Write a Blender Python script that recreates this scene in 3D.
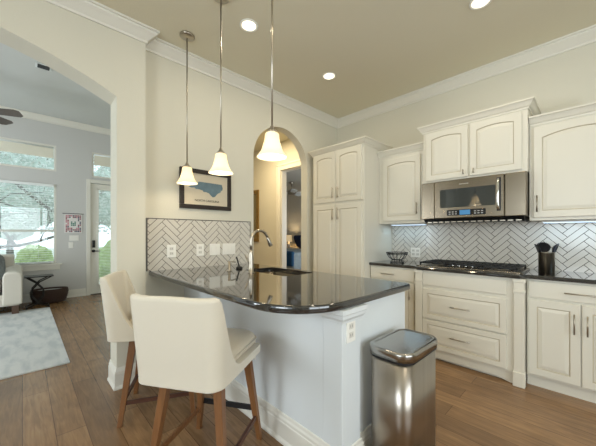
import bpy, bmesh, math, random
from mathutils import Vector, Matrix
R = math.radians
random.seed(7)
scn = bpy.context.scene
col = scn.collection
for o in list(bpy.data.objects): bpy.data.objects.remove(o)

# ------------------------------------------------------------ camera, world, exposure
cd = bpy.data.cameras.new('camera'); cam = bpy.data.objects.new('camera', cd); col.objects.link(cam)
cd.sensor_width = 36; cd.lens = 287/596*36; cd.shift_y = 11.5/596; cd.clip_start = .02; cd.clip_end = 300
cam.location = (0, 0, 1.24); cam.rotation_euler = (R(90), 0, R(46.173-90))
scn.camera = cam
W = bpy.data.worlds.new('world'); scn.world = W; W.use_nodes = True
bg = W.node_tree.nodes['Background']; bg.inputs[0].default_value = (.80, .92, 1, 1); bg.inputs[1].default_value = 4.0
scn.view_settings.view_transform = 'Standard'; scn.view_settings.look = 'None'
scn.view_settings.exposure = -0.85; scn.view_settings.gamma = 1; scn.view_settings.use_curve_mapping = False

def area(name, loc, target, sx, sy, power, colr, shape='RECTANGLE'):
    l = bpy.data.lights.new(name, 'AREA'); l.shape = shape; l.size = sx
    if shape == 'RECTANGLE': l.size_y = sy
    l.energy = power; l.color = colr
    o = bpy.data.objects.new(name, l); col.objects.link(o); o.location = loc
    d = Vector(target)-Vector(loc); o.rotation_euler = d.to_track_quat('-Z', 'Z').to_euler()
    return o
# daylight coming in through the windows
area('daylight_dining_window', (-2.62, .1, 1.6), (0, .1, 1.6), 3.0, 1.5, 195, (.86, .94, 1))
area('daylight_patio_window', (.6, -2.62, 1.5), (.6, 0, 1.5), 2.6, 1.9, 110, (.90, .96, 1))
area('daylight_living_side', (-3.62, 5.0, 1.6), (0, 5.0, 1.6), 2.6, 1.7, 300, (.88, .95, 1))

# ------------------------------------------------------------ helpers
def s2l(c):
    return tuple(((v/255)/12.92 if v/255 <= .04045 else ((v/255+.055)/1.055)**2.4) for v in c)+(1,)
MATS = {}
def mat(name, rgb, rough=.5, metal=0., spec=.5, bump=0., bscale=60., var=0., vscale=4., emit=None, estr=0., stretch=None, coat=0., sheen=0., trans=0.):
    m = bpy.data.materials.new(name); m.use_nodes = True; nt = m.node_tree; n = nt.nodes; L = nt.links
    b = n['Principled BSDF']; c = s2l(rgb)
    b.inputs['Base Color'].default_value = c; b.inputs['Roughness'].default_value = rough; b.inputs['Metallic'].default_value = metal
    b.inputs['Specular IOR Level'].default_value = spec; b.inputs['Coat Weight'].default_value = coat
    b.inputs['Sheen Weight'].default_value = sheen; b.inputs['Transmission Weight'].default_value = trans
    tc = n.new('ShaderNodeTexCoord'); mp = n.new('ShaderNodeMapping'); L.new(tc.outputs['Object'], mp.inputs[0])
    if stretch: mp.inputs['Scale'].default_value = stretch
    if var:
        nz = n.new('ShaderNodeTexNoise'); nz.inputs['Scale'].default_value = vscale; nz.inputs['Detail'].default_value = 4
        L.new(mp.outputs[0], nz.inputs[0])
        mx = n.new('ShaderNodeMix'); mx.data_type = 'RGBA'; L.new(nz.outputs[0], mx.inputs[0])
        mx.inputs[6].default_value = tuple(max(0, v*(1-var)) for v in c[:3])+(1,)
        mx.inputs[7].default_value = tuple(min(1, v*(1+var)) for v in c[:3])+(1,)
        L.new(mx.outputs[2], b.inputs['Base Color'])
    if bump:
        nb = n.new('ShaderNodeTexNoise'); nb.inputs['Scale'].default_value = bscale; nb.inputs['Detail'].default_value = 3
        L.new(mp.outputs[0], nb.inputs[0])
        bu = n.new('ShaderNodeBump'); bu.inputs['Strength'].default_value = bump; bu.inputs['Distance'].default_value = .01
        L.new(nb.outputs[0], bu.inputs['Height']); L.new(bu.outputs[0], b.inputs['Normal'])
    if emit:
        b.inputs['Emission Color'].default_value = s2l(emit); b.inputs['Emission Strength'].default_value = estr
    MATS[name] = m; return m

mat('wall_paint', (212, 208, 192), .75, bump=.08, bscale=90)
mat('ceiling_paint', (222, 216, 194), .85, bump=.1, bscale=70)
mat('living_paint', (203, 202, 198), .8, bump=.08, bscale=90)
mat('living_ceiling', (204, 206, 202), .85, bump=.1, bscale=70)
mat('bedroom_paint', (186, 182, 170), .85)
mat('trim_white', (226, 223, 212), .42)
mat('island_paint', (220, 225, 226), .45)
mat('cabinet_white', (222, 218, 204), .4, var=.01)
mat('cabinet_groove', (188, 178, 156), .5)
mat('stainless', (132, 122, 106), .26, 1., var=.08, vscale=3, stretch=(1, 1, 30), bump=.02, bscale=200)
mat('steel_vertical', (168, 160, 150), .3, 1., var=.16, vscale=26, stretch=(1, 1, .02))
mat('steel_lid', (170, 168, 164), .22, 1.)
mat('nickel', (176, 168, 154), .3, 1.)
mat('chrome', (214, 214, 212), .1, 1.)
mat('black_plastic', (22, 22, 23), .4)
mat('black_iron', (32, 33, 33), .5, .3)
mat('dark_glass', (42, 50, 54), .06, 0., 1., coat=1.)
mat('display', (60, 110, 150), .2, emit=(90, 160, 215), estr=.5)
mat('display_off', (14, 15, 18), .2)
mat('button_grey', (170, 170, 166), .4)
mat('tile', (208, 203, 192), .22, var=.05, vscale=6, coat=.2)
mat('grout', (66, 56, 48), .9)
mat('tile_edge', (80, 76, 70), .4)
mat('plate_white', (238, 236, 228), .35)
mat('plate_slot', (214, 211, 202), .5)
mat('slot_dark', (130, 126, 120), .5)
mat('chair_fabric', (216, 208, 190), .9, bump=.25, bscale=500, var=.035, vscale=260, sheen=.3, stretch=(1, 1, 4))
mat('seat_fabric', (205, 192, 168), .9, bump=.2, bscale=400, sheen=.3)
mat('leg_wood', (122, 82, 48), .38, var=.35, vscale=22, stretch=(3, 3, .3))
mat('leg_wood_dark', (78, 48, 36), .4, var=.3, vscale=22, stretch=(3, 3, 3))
mat('footrest_black', (26, 26, 28), .35, .2)
mat('frame_dark', (36, 27, 20), .4, var=.2, vscale=30)
mat('map_paper', (204, 194, 172), .8, var=.05, vscale=12)
mat('map_blue', (104, 126, 136), .8, var=.25, vscale=22)
mat('ink', (70, 64, 54), .8)
mat('gold_frame', (150, 122, 72), .38, .6, var=.3, vscale=20)
mat('mirror', (150, 140, 112), .25, .4)
mat('sofa', (212, 206, 194), .9, bump=.2, bscale=200)
mat('pillow_grey', (112, 118, 118), .95, var=.6, vscale=45, bump=.3, bscale=150)
mat('bronze', (48, 46, 44), .35, .7)
mat('wicker', (66, 46, 36), .7, var=.5, vscale=80, bump=.8, bscale=120)
mat('basket_lining', (190, 192, 188), .9)
mat('quilt_white', (225, 222, 218), .9)
mat('quilt_red', (150, 84, 92), .9); mat('quilt_blue', (78, 82, 100), .9); mat('quilt_green', (70, 130, 112), .9); mat('quilt_pink', (196, 128, 140), .9)
mat('blind_white', (236, 240, 238), .6)
mat('shade_beige', (228, 224, 206), .8)
mat('fan_blade', (92, 82, 74), .5, var=.15, vscale=12)
mat('vent_dark', (50, 52, 54), .6)
mat('bed_blue', (38, 84, 122), .9, bump=.3, bscale=20)
mat('bed_navy', (22, 34, 66), .9)
mat('bed_grey', (140, 152, 156), .9, var=.25, vscale=14, bump=.4, bscale=12)
mat('night_wood', (84, 62, 48), .5)
mat('lampshade', (226, 212, 184), .8, emit=(255, 214, 150), estr=.7)
mat('lamp_base', (150, 146, 138), .3)
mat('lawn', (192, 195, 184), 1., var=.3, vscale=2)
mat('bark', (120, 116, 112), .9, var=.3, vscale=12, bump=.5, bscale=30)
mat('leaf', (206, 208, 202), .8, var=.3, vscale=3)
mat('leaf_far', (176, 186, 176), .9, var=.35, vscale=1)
mat('bush', (172, 188, 134), .9, var=.35, vscale=14, bump=1., bscale=20)
mat('car_paint', (128, 156, 178), .3, .3, coat=.5)
mat('car_glass', (60, 74, 84), .1)
mat('tyre', (30, 30, 31), .8)
mat('house_wall', (196, 186, 172), .9, var=.1, vscale=5)
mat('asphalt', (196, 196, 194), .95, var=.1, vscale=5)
mat('cloth_black', (24, 24, 26), .9)
mat('utensil_black', (26, 27, 30), .32)
mat('utensil_navy', (30, 40, 58), .35)
mat('led_cool', (220, 235, 255), .4, emit=(190, 225, 255), estr=3)
mat('bulb', (255, 240, 210), .4, emit=(255, 222, 165), estr=9)
mat('can_lens', (255, 250, 235), .4, emit=(255, 240, 210), estr=5)
mat('threshold', (60, 52, 46), .5)

def m_shade():
    m = bpy.data.materials.new('shade_glass'); m.use_nodes = True; nt = m.node_tree; nt.nodes.clear()
    o = nt.nodes.new('ShaderNodeOutputMaterial'); a = nt.nodes.new('ShaderNodeAddShader')
    mx = nt.nodes.new('ShaderNodeMixShader'); t = nt.nodes.new('ShaderNodeBsdfTranslucent'); d = nt.nodes.new('ShaderNodeBsdfPrincipled')
    e = nt.nodes.new('ShaderNodeEmission')
    t.inputs[0].default_value = (.95, .9, .78, 1); d.inputs['Base Color'].default_value = (.85, .82, .74, 1); d.inputs['Roughness'].default_value = .25
    e.inputs[0].default_value = (1, .82, .52, 1); e.inputs[1].default_value = .42
    mx.inputs[0].default_value = .5
    nt.links.new(t.outputs[0], mx.inputs[1]); nt.links.new(d.outputs[0], mx.inputs[2])
    nt.links.new(mx.outputs[0], a.inputs[0]); nt.links.new(e.outputs[0], a.inputs[1]); nt.links.new(a.outputs[0], o.inputs[0])
    MATS['shade_glass'] = m
m_shade()
def m_glass():
    m = bpy.data.materials.new('pane_glass'); m.use_nodes = True; nt = m.node_tree; nt.nodes.clear()
    o = nt.nodes.new('ShaderNodeOutputMaterial'); mx = nt.nodes.new('ShaderNodeMixShader')
    t = nt.nodes.new('ShaderNodeBsdfTransparent'); g = nt.nodes.new('ShaderNodeBsdfGlossy'); g.inputs['Roughness'].default_value = .02
    t.inputs[0].default_value = (.93, .97, .96, 1); mx.inputs[0].default_value = .06
    nt.links.new(t.outputs[0], mx.inputs[1]); nt.links.new(g.outputs[0], mx.inputs[2]); nt.links.new(mx.outputs[0], o.inputs[0])
    MATS['pane_glass'] = m
m_glass()
def m_granite():
    m = mat('granite', (26, 26, 28), .06, 0, .9, coat=.5); nt = m.node_tree; n = nt.nodes; L = nt.links; b = n['Principled BSDF']
    g = n.new('ShaderNodeNewGeometry')
    v = n.new('ShaderNodeTexNoise'); v.inputs['Scale'].default_value = 230; v.inputs['Detail'].default_value = 2; L.new(g.outputs['Position'], v.inputs[0])
    r = n.new('ShaderNodeValToRGB'); r.color_ramp.elements[0].position = .55; r.color_ramp.elements[0].color = (.012, .012, .013, 1)
    r.color_ramp.elements[1].position = .72; r.color_ramp.elements[1].color = (.09, .09, .085, 1)
    L.new(v.outputs[0], r.inputs[0]); L.new(r.outputs[0], b.inputs['Base Color'])
m_granite()
def m_floor():
    m = mat('wood_floor', (122, 90, 64), .27, 0, .5); nt = m.node_tree; n = nt.nodes; L = nt.links; b = n['Principled BSDF']
    g = n.new('ShaderNodeNewGeometry'); sp = n.new('ShaderNodeSeparateXYZ'); cb = n.new('ShaderNodeCombineXYZ')
    L.new(g.outputs['Position'], sp.inputs[0]); L.new(sp.outputs[1], cb.inputs[0]); L.new(sp.outputs[0], cb.inputs[1])
    br = n.new('ShaderNodeTexBrick'); L.new(cb.outputs[0], br.inputs[0]); br.inputs['Scale'].default_value = 1
    br.inputs['Brick Width'].default_value = 1.15; br.inputs['Row Height'].default_value = .15; br.inputs['Mortar Size'].default_value = .0022
    br.inputs['Mortar Smooth'].default_value = .3; br.inputs['Bias'].default_value = 0.; br.offset = .37; br.offset_frequency = 2
    br.inputs['Color1'].default_value = s2l((152, 120, 86)); br.inputs['Color2'].default_value = s2l((124, 96, 68)); br.inputs['Mortar'].default_value = s2l((92, 67, 48))
    mp = n.new('ShaderNodeMapping'); mp.inputs['Scale'].default_value = (2.2, 22, 1); L.new(cb.outputs[0], mp.inputs[0])
    nz = n.new('ShaderNodeTexNoise'); nz.inputs['Scale'].default_value = 1.8; nz.inputs['Detail'].default_value = 7; nz.inputs['Distortion'].default_value = 1.2; L.new(mp.outputs[0], nz.inputs[0])
    r = n.new('ShaderNodeValToRGB'); r.color_ramp.elements[0].position = .3; r.color_ramp.elements[0].color = (.66, .63, .6, 1)
    r.color_ramp.elements[1].position = .7; r.color_ramp.elements[1].color = (1.2, 1.18, 1.15, 1); L.new(nz.outputs[0], r.inputs[0])
    mx = n.new('ShaderNodeMix'); mx.data_type = 'RGBA'; mx.blend_type = 'MULTIPLY'; mx.inputs[0].default_value = .75
    L.new(br.outputs['Color'], mx.inputs[6]); L.new(r.outputs[0], mx.inputs[7])
    n2 = n.new('ShaderNodeTexNoise'); n2.inputs['Scale'].default_value = 2.6; n2.inputs['Detail'].default_value = 3; L.new(g.outputs['Position'], n2.inputs[0])
    r2 = n.new('ShaderNodeValToRGB'); r2.color_ramp.elements[0].position = .3; r2.color_ramp.elements[0].color = (.75, .72, .7, 1)
    r2.color_ramp.elements[1].position = .65; r2.color_ramp.elements[1].color = (1.1, 1.1, 1.1, 1); L.new(n2.outputs[0], r2.inputs[0])
    m2 = n.new('ShaderNodeMix'); m2.data_type = 'RGBA'; m2.blend_type = 'MULTIPLY'; m2.inputs[0].default_value = .7
    L.new(mx.outputs[2], m2.inputs[6]); L.new(r2.outputs[0], m2.inputs[7]); L.new(m2.outputs[2], b.inputs['Base Color'])
    bu = n.new('ShaderNodeBump'); bu.inputs['Strength'].default_value = .25; bu.inputs['Distance'].default_value = .004
    L.new(nz.outputs[0], bu.inputs['Height']); L.new(bu.outputs[0], b.inputs['Normal'])
m_floor()
def m_rug():
    m = mat('rug_pile', (190, 194, 194), .95); nt = m.node_tree; n = nt.nodes; L = nt.links; b = n['Principled BSDF']
    g = n.new('ShaderNodeNewGeometry'); mp = n.new('ShaderNodeMapping'); mp.inputs['Scale'].default_value = (5, 1.6, 1); mp.inputs['Rotation'].default_value = (0, 0, .5)
    L.new(g.outputs['Position'], mp.inputs[0])
    nz = n.new('ShaderNodeTexNoise'); nz.inputs['Scale'].default_value = 2.2; nz.inputs['Detail'].default_value = 9; nz.inputs['Distortion'].default_value = .3; L.new(mp.outputs[0], nz.inputs[0])
    r = n.new('ShaderNodeValToRGB'); r.color_ramp.elements[0].position = .36; r.color_ramp.elements[0].color = s2l((180, 184, 184))
    r.color_ramp.elements[1].position = .56; r.color_ramp.elements[1].color = s2l((202, 203, 200)); L.new(nz.outputs[0], r.inputs[0]); L.new(r.outputs[0], b.inputs['Base Color'])
m_rug()

class MB:
    def __init__(s): s.v = []; s.f = []; s.sm = []; s.mi = []; s.cm = 0
    def add(s, vs, fs, smooth=False):
        k = len(s.v); s.v += [Vector(p) for p in vs]
        for f in fs: s.f.append([i+k for i in f]); s.sm.append(smooth); s.mi.append(s.cm)
        return s
    def box(s, x0, x1, y0, y1, z0, z1, M=None):
        vs = [Vector((x, y, z)) for z in (z0, z1) for y in (y0, y1) for x in (x0, x1)]
        if M: vs = [M @ p for p in vs]
        return s.add(vs, [(0, 2, 3, 1), (4, 5, 7, 6), (0, 1, 5, 4), (2, 6, 7, 3), (0, 4, 6, 2), (1, 3, 7, 5)])
    def loft(s, rings, smooth=False, caps=True, closed=True):
        n = len(rings[0]); vs = [p for r in rings for p in r]; fs = []
        for i in range(len(rings)-1):
            for j in range(n if closed else n-1):
                a = i*n+j; b = i*n+(j+1) % n; fs.append((a, b, b+n, a+n))
        s.add(vs, fs, smooth)
        k = len(s.v)-len(vs)
        if caps:
            s.f.append([k+j for j in range(n)][::-1]); s.sm.append(False); s.mi.append(s.cm)
            m = k+(len(rings)-1)*n; s.f.append([m+j for j in range(n)]); s.sm.append(False); s.mi.append(s.cm)
        return s
    def prism(s, pts, z0, z1): return s.loft([[Vector((x, y, z0)) for x, y in pts], [Vector((x, y, z1)) for x, y in pts]])
    def extr(s, pts3, d):  # polygon of 3d points extruded by a vector
        d = Vector(d); return s.loft([[Vector(p) for p in pts3], [Vector(p)+d for p in pts3]])
    def lathe(s, prof, c, n=32, caps=True, M=None):
        rings = []
        for r, z in prof:
            ring = [Vector((r*math.cos(2*math.pi*i/n), r*math.sin(2*math.pi*i/n), z)) for i in range(n)]
            rings.append([(M @ p if M else p)+Vector(c) for p in ring])
        return s.loft(rings, True, caps)
    def cyl(s, a, b, r0, r1=None, n=16, smooth=True):
        return s.tube([a, b], [r0, r0 if r1 is None else r1], n, smooth)
    def tube(s, pts, r, n=12, smooth=True):
        pts = [Vector(p) for p in pts]; rs = r if isinstance(r, (list, tuple)) else [r]*len(pts); rings = []; up = None
        for i, p in enumerate(pts):
            t = (pts[min(i+1, len(pts)-1)]-pts[max(i-1, 0)]).normalized()
            if up is None:
                up = Vector((0, 0, 1)) if abs(t.z) < .9 else Vector((1, 0, 0))
            a = t.cross(up).normalized(); b = a.cross(t).normalized(); up = b
            rings.append([p+a*rs[i]*math.cos(2*math.pi*j/n)+b*rs[i]*math.sin(2*math.pi*j/n) for j in range(n)])
        return s.loft(rings, smooth)
    def bar(s, a, b, w, h, w2=None, h2=None):  # square section bar from a to b; w across, h other way
        a, b = Vector(a), Vector(b); t = (b-a).normalized(); up = Vector((0, 0, 1)) if abs(t.z) < .8 else Vector((1, 0, 0))
        x = t.cross(up).normalized(); y = x.cross(t).normalized(); w2 = w2 or w; h2 = h2 or h
        q = lambda p, w, h: [p+x*sx*w/2+y*sy*h/2 for sx, sy in ((-1, -1), (1, -1), (1, 1), (-1, 1))]
        return s.loft([q(a, w, h), q(b, w2, h2)])
    def sweep(s, path, prof, side=1, closed=False, smooth=False):
        P = [Vector((x, y)) for x, y in path]; n = len(P); rings = []
        for i in range(n):
            segs = []
            if closed or i > 0: segs.append((P[i]-P[i-1]).normalized())
            if closed or i < n-1: segs.append((P[(i+1) % n]-P[i]).normalized())
            ns = [Vector((-d.y, d.x))*side for d in segs]
            m = ns[0] if len(ns) == 1 else (ns[0]+ns[1])/(1+ns[0].dot(ns[1]))
            rings.append([Vector((P[i].x+m.x*a, P[i].y+m.y*a, z)) for a, z in prof])
        if closed: rings.append(rings[0])
        return s.loft(rings, smooth, caps=not closed)
def rrect(x0, x1, y0, y1, r, n=6):
    pts = []
    for cx, cy, a0 in ((x1-r, y0+r, -90), (x1-r, y1-r, 0), (x0+r, y1-r, 90), (x0+r, y0+r, 180)):
        for i in range(n+1):
            a = R(a0+90*i/n); pts.append((cx+r*math.cos(a), cy+r*math.sin(a)))
    return pts
def wloc(o):
    v = Vector((0, 0, 0))
    while o: v += o.location; o = o.parent
    return v
def part(name, mb, m, parent=None, bevel=0, subsurf=0, solid=0):
    me = bpy.data.meshes.new(name); off = wloc(parent) if parent else Vector((0, 0, 0))
    me.from_pydata([tuple(v-off) for v in mb.v], [], mb.f)
    for p, sm, mi in zip(me.polygons, mb.sm, mb.mi): p.use_smooth = sm; p.material_index = mi
    for mm in (m if isinstance(m, (list, tuple)) else [m]): me.materials.append(MATS[mm])
    bm = bmesh.new(); bm.from_mesh(me); bmesh.ops.recalc_face_normals(bm, faces=bm.faces); bm.to_mesh(me); bm.free()
    o = bpy.data.objects.new(name, me); col.objects.link(o); o.parent = parent
    if solid:
        q = o.modifiers.new('solidify', 'SOLIDIFY'); q.thickness = solid; q.offset = 1
    if subsurf:
        q = o.modifiers.new('subsurf', 'SUBSURF'); q.levels = q.render_levels = subsurf
        for p in me.polygons: p.use_smooth = True
    if bevel:
        q = o.modifiers.new('bevel', 'BEVEL'); q.width = bevel; q.segments = 2; q.limit_method = 'ANGLE'; q.angle_limit = R(40)
    return o
def tag(o, label, cat, group=None, kind=None):
    o['label'] = label; o['category'] = cat
    if group: o['group'] = group
    if kind: o['kind'] = kind
    return o
def thing(name, loc, label, cat, group=None):
    o = bpy.data.objects.new(name, None); o.empty_display_size = .1; col.objects.link(o); o.location = loc
    return tag(o, label, cat, group)
def struct(name, mb, m, label=None, **k):
    o = part(name, mb, m, None, **k); o['kind'] = 'structure'
    if label: o['label'] = label
    return o
def copy_tree(o, parent=None):
    c = o.copy(); col.objects.link(c); c.parent = parent
    for ch in list(o.children): copy_tree(ch, c)
    return c

# ------------------------------------------------------------ the setting
H = 2.975; HL = 3.46
XR = 3.5; YA = 2.77; YL = 2.67; XN = -2.55; YN = -2.55
struct('floor', MB().box(-3.7, 7.4, -2.8, 8.4, -.05, 0), 'wood_floor')
struct('ceiling', MB().box(XN, XR, YN, YA, H, H+.08), 'ceiling_paint')
struct('ceiling_living', MB().box(-3.6, 1.84, YA+.12, 7.32, HL, HL+.08), 'living_ceiling')
struct('ceiling_hall', MB().box(1.94, XR, YA+.12, 7.2, H, H+.08), 'ceiling_paint')
struct('ceiling_bedroom', MB().box(XR+.12, 7.4, 2.77, 8.3, 2.75, 2.83), 'bedroom_paint')
# wall_left: thick wall with the wide segmental arch
xa0, xa1 = -1.735, .545; am = (xa0+xa1)/2; ah = (xa1-xa0)/2
pts = [(XN, 0), (xa0, 0)]
for i in range(25):
    t = -1+2*i/24; pts.append((am+ah*t, 2.35+.285*(1-t*t)))
pts += [(xa1, 0), (.758, 0), (.758, HL), (XN, HL)]
struct('wall_left', MB().extr([(x, YL, z) for x, z in pts], (0, YA+.12-YL, 0)), 'wall_paint')
# wall_back: with backsplash, picture and round arched doorway to the hall
bx0, bx1 = 1.94, 2.835; bc = (bx0+bx1)/2; br_ = (bx1-bx0)/2
pts = [(.758, 0), (bx0, 0)]
for i in range(25):
    a = math.pi*(1-i/24); pts.append((bc+br_*math.cos(a), 2.15+br_*math.sin(a)))
pts += [(bx1, 0), (XR, 0), (XR, HL), (.758, HL)]
struct('wall_back', MB().extr([(x, YA, z) for x, z in pts], (0, .12, 0)), 'wall_paint')
struct('wall_right', MB().box(XR, XR+.12, YN, YA+.12, 0, HL), 'wall_paint')
def hole_wall(name, axis, p0, p1, a0, a1, z1, holes, m):
    """wall between p0..p1 across, a0..a1 along, with rectangular holes (a,b,za,zb)"""
    As = sorted({a0, a1, *[h[0] for h in holes], *[h[1] for h in holes]}); mb = MB()
    for i in range(len(As)-1):
        u, v = As[i], As[i+1]; mid = (u+v)/2
        hs = sorted([(h[2], h[3]) for h in holes if h[0] < mid < h[1]]); z = 0
        for za, zb in hs+[(z1, z1)]:
            if za > z+1e-5:
                if axis == 'x': mb.box(u, v, p0, p1, z, za)
                else: mb.box(p0, p1, u, v, z, za)
            z = zb
    return struct(name, mb, m)
# hall wall continuing the right wall, with a bedroom door opening
hole_wall('wall_hall', 'y', XR, XR+.12, YA+.12, 8.3, HL, [(3.17, 4.10, 0, 2.44)], 'wall_paint')
struct('wall_hall_left', MB().box(1.84, 1.94, YA+.12, 7.2, 0, HL), 'wall_paint')
struct('wall_hall_end', MB().box(1.94, XR, 7.2, 7.32, 0, HL), 'wall_paint')
hole_wall('wall_far', 'x', 7.2, 7.32, -3.6, 1.94, HL, [(-1.42, .47, .69, 2.2), (-1.42, .47, 2.45, 2.95), (1.0, 1.76, 0, 2.3), (1.03, 1.73, 2.42, 2.94)], 'living_paint')
hole_wall('wall_living_side', 'y', -3.6, -3.5, YA+.12, 7.32, HL, [(3.7, 6.3, .75, 2.45)], 'living_paint')
hole_wall('wall_near', 'y', XN-.1, XN, YN, YL+.22, HL, [(-1.4, 1.6, .85, 2.35)], 'wall_paint')
hole_wall('wall_front', 'x', YN-.1, YN, XN-.1, XR+.12, HL, [(-.7, 1.9, .55, 2.45)], 'wall_paint')
struct('wall_bedroom', MB().box(7.3, 7.4, 2.77, 8.3, 0, 2.75).box(3.62, 7.3, 8.2, 8.3, 0, 2.75).box(3.62, 7.3, 2.77, 2.87, 0, 2.75), 'bedroom_paint')
struct('wall_bedroom_inner', MB().box(3.621, 3.632, 2.88, 3.05, 0, 2.74).box(3.621, 3.632, 4.22, 8.19, 0, 2.74).box(3.621, 3.632, 3.05, 4.22, 2.56, 2.74), 'bedroom_paint')
# crown
def crown(z, d=.088, h=.105):
    return [(0, z-h), (.012, z-h), (.014, z-h+.018), (.026, z-h+.03), (.052, z-.048), (.072, z-.03), (.075, z-.018), (d, z-.016), (d, z), (0, z)]
struct('trim_1', MB().sweep([(XN+.001, YL), (.758, YL), (.758, YA), (XR, YA), (XR, YN+.001)], crown(H), -1), 'trim_white')
struct('trim_2', MB().sweep([(-3.49, 7.2), (1.839, 7.2)], crown(HL), -1), 'trim_white')
def base(h=.17, t=.016):
    return [(0, 0), (t+.008, 0), (t+.008, .012), (t, .03), (t, h-.05), (t-.003, h-.045), (t-.003, h-.03), (t-.008, h-.018), (t-.010, h-.004), (.003, h), (0, h)]
struct('baseboard_left', MB().sweep([(xa1, YA+.12), (xa1, YL), (.758, YL), (.758, YA), (1.12, YA)], base(), -1), 'trim_white')
struct('baseboard_far', MB().sweep([(-3.49, 7.2), (.93, 7.2)], base(.15), -1), 'trim_white')
struct('baseboard_hall', MB().sweep([(XR, 7.1), (XR, 4.22)], base(.15), -1), 'trim_white')
# hall door casing (opening into the bedroom)
cz = MB()
def casing_y(mb, x, y0, y1, z1, w=.11, t=.022, s=-1):
    # rectangular U casing on an X plane
    mb.box(min(x, x+s*t), max(x, x+s*t), y0-w, y0, 0, z1+w).box(min(x, x+s*t), max(x, x+s*t), y1, y1+w, 0, z1+w).box(min(x, x+s*t), max(x, x+s*t), y0, y1, z1, z1+w)
    mb.box(min(x+s*t, x+s*(t+.01)), max(x+s*t, x+s*(t+.01)), y1+w*.72, y1+w, 0, z1+w).box(min(x+s*t, x+s*(t+.01)), max(x+s*t, x+s*(t+.01)), y0-w, y1+w, z1+w*.72, z1+w)
casing_y(cz, XR, 3.17, 4.10, 2.44)
cz.box(XR, XR+.12, 4.085, 4.10, 0, 2.44).box(XR, XR+.12, 3.17, 3.185, 0, 2.44).box(XR, XR+.12, 3.17, 4.10, 2.425, 2.44)
struct('trim_3', cz, 'trim_white', bevel=.003)
# living windows
def window(name, x0, x1, z0, z1, rail=None, sill=False, y=7.2):
    f = MB(); w = .035
    f.box(x0, x0+w, y+.01, y+.07, z0, z1).box(x1-w, x1, y+.01, y+.07, z0, z1).box(x0+w, x1-w, y+.01, y+.07, z0, z0+w).box(x0+w, x1-w, y+.01, y+.07, z1-w, z1)
    if rail: f.box(x0+w, x1-w, y+.02, y+.06, rail-.022, rail+.022)
    o = struct(name, f, 'trim_white', bevel=.003)
    part('pane', MB().box(x0+w, x1-w, y+.037, y+.043, z0+w, z1-w), 'pane_glass', o)
    if sill: part('window_sill', MB().box(x0-.07, x1+.08, y-.06, y+.012, z0-.03, z0).box(x0-.05, x1+.055, y-.02, y, z0-.12, z0-.03), 'trim_white', o, bevel=.004)
    return o
window('window_1', -1.42, .47, .69, 2.2, rail=1.31, sill=True)
window('window_2', -1.42, .47, 2.45, 2.95)
window('window_3', 1.03, 1.73, 2.42, 2.94)
def back_window(name, axis, p, a0, a1, z0, z1, n):
    f = MB(); w = .05
    def b(u, v, za, zb):
        (f.box(u, v, p-.07, p-.02, za, zb) if axis == 'x' else f.box(p-.07, p-.02, u, v, za, zb))
    b(a0, a0+w, z0, z1); b(a1-w, a1, z0, z1); b(a0+w, a1-w, z0, z0+w); b(a0+w, a1-w, z1-w, z1)
    for k in range(1, n):
        c = a0+(a1-a0)*k/n; b(c-.04, c+.04, z0+w, z1-w)
    return struct(name, f, 'trim_white')
back_window('window_4', 'y', XN, -1.4, 1.6, .85, 2.35, 3)
back_window('window_5', 'x', YN, -.7, 1.9, .55, 2.45, 2)
back_window('window_6', 'y', -3.5, 3.7, 6.3, .75, 2.45, 2)
# front door
dr = struct('door_1', MB().box(1.01, 1.12, 7.215, 7.26, .012, 2.29).box(1.65, 1.75, 7.215, 7.26, .012, 2.29).box(1.12, 1.65, 7.215, 7.26, .012, .2).box(1.12, 1.65, 7.215, 7.26, 2.17, 2.29)
            .box(1.12, 1.15, 7.205, 7.215, .17, 2.2).box(1.62, 1.65, 7.205, 7.215, .17, 2.2).box(1.12, 1.65, 7.205, 7.215, 2.17, 2.2).box(1.12, 1.65, 7.205, 7.215, .17, .2), 'trim_white', bevel=.003)
part('door_glass', MB().box(1.12, 1.65, 7.235, 7.241, .2, 2.17), 'pane_glass', dr)
part('door_lock', MB().prism(rrect(1.035, 1.085, 7.185, 7.213, .01), .97, 1.12), 'black_plastic', dr, bevel=.006)
part('door_handle', MB().lathe([(.001, 0), (.03, 0), (.03, .012), (.001, .012)], (1.06, 7.213, .90), M=Matrix.Rotation(R(90), 4, 'X')).cyl((1.06, 7.205, .9), (1.06, 7.17, .9), .011).cyl((1.06, 7.172, .9), (1.17, 7.172, .895), .009), 'black_plastic', dr)
sl = MB(); z = .24
while z < 2.15: sl.box(1.155, 1.615, 7.205, 7.228, z, z+.004); z += .032
part('door_blind', sl, 'blind_white', dr)
cs = MB().box(.935, 1.005, 7.175, 7.2, 0, 2.37).box(1.755, 1.825, 7.175, 7.2, 0, 2.37).box(1.005, 1.755, 7.175, 7.2, 2.3, 2.37)
struct('trim_4', cs, 'trim_white', bevel=.004)
struct('trim_5', MB().box(1.0, 1.76, 7.19, 7.32, 0, .012), 'threshold')

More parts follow.
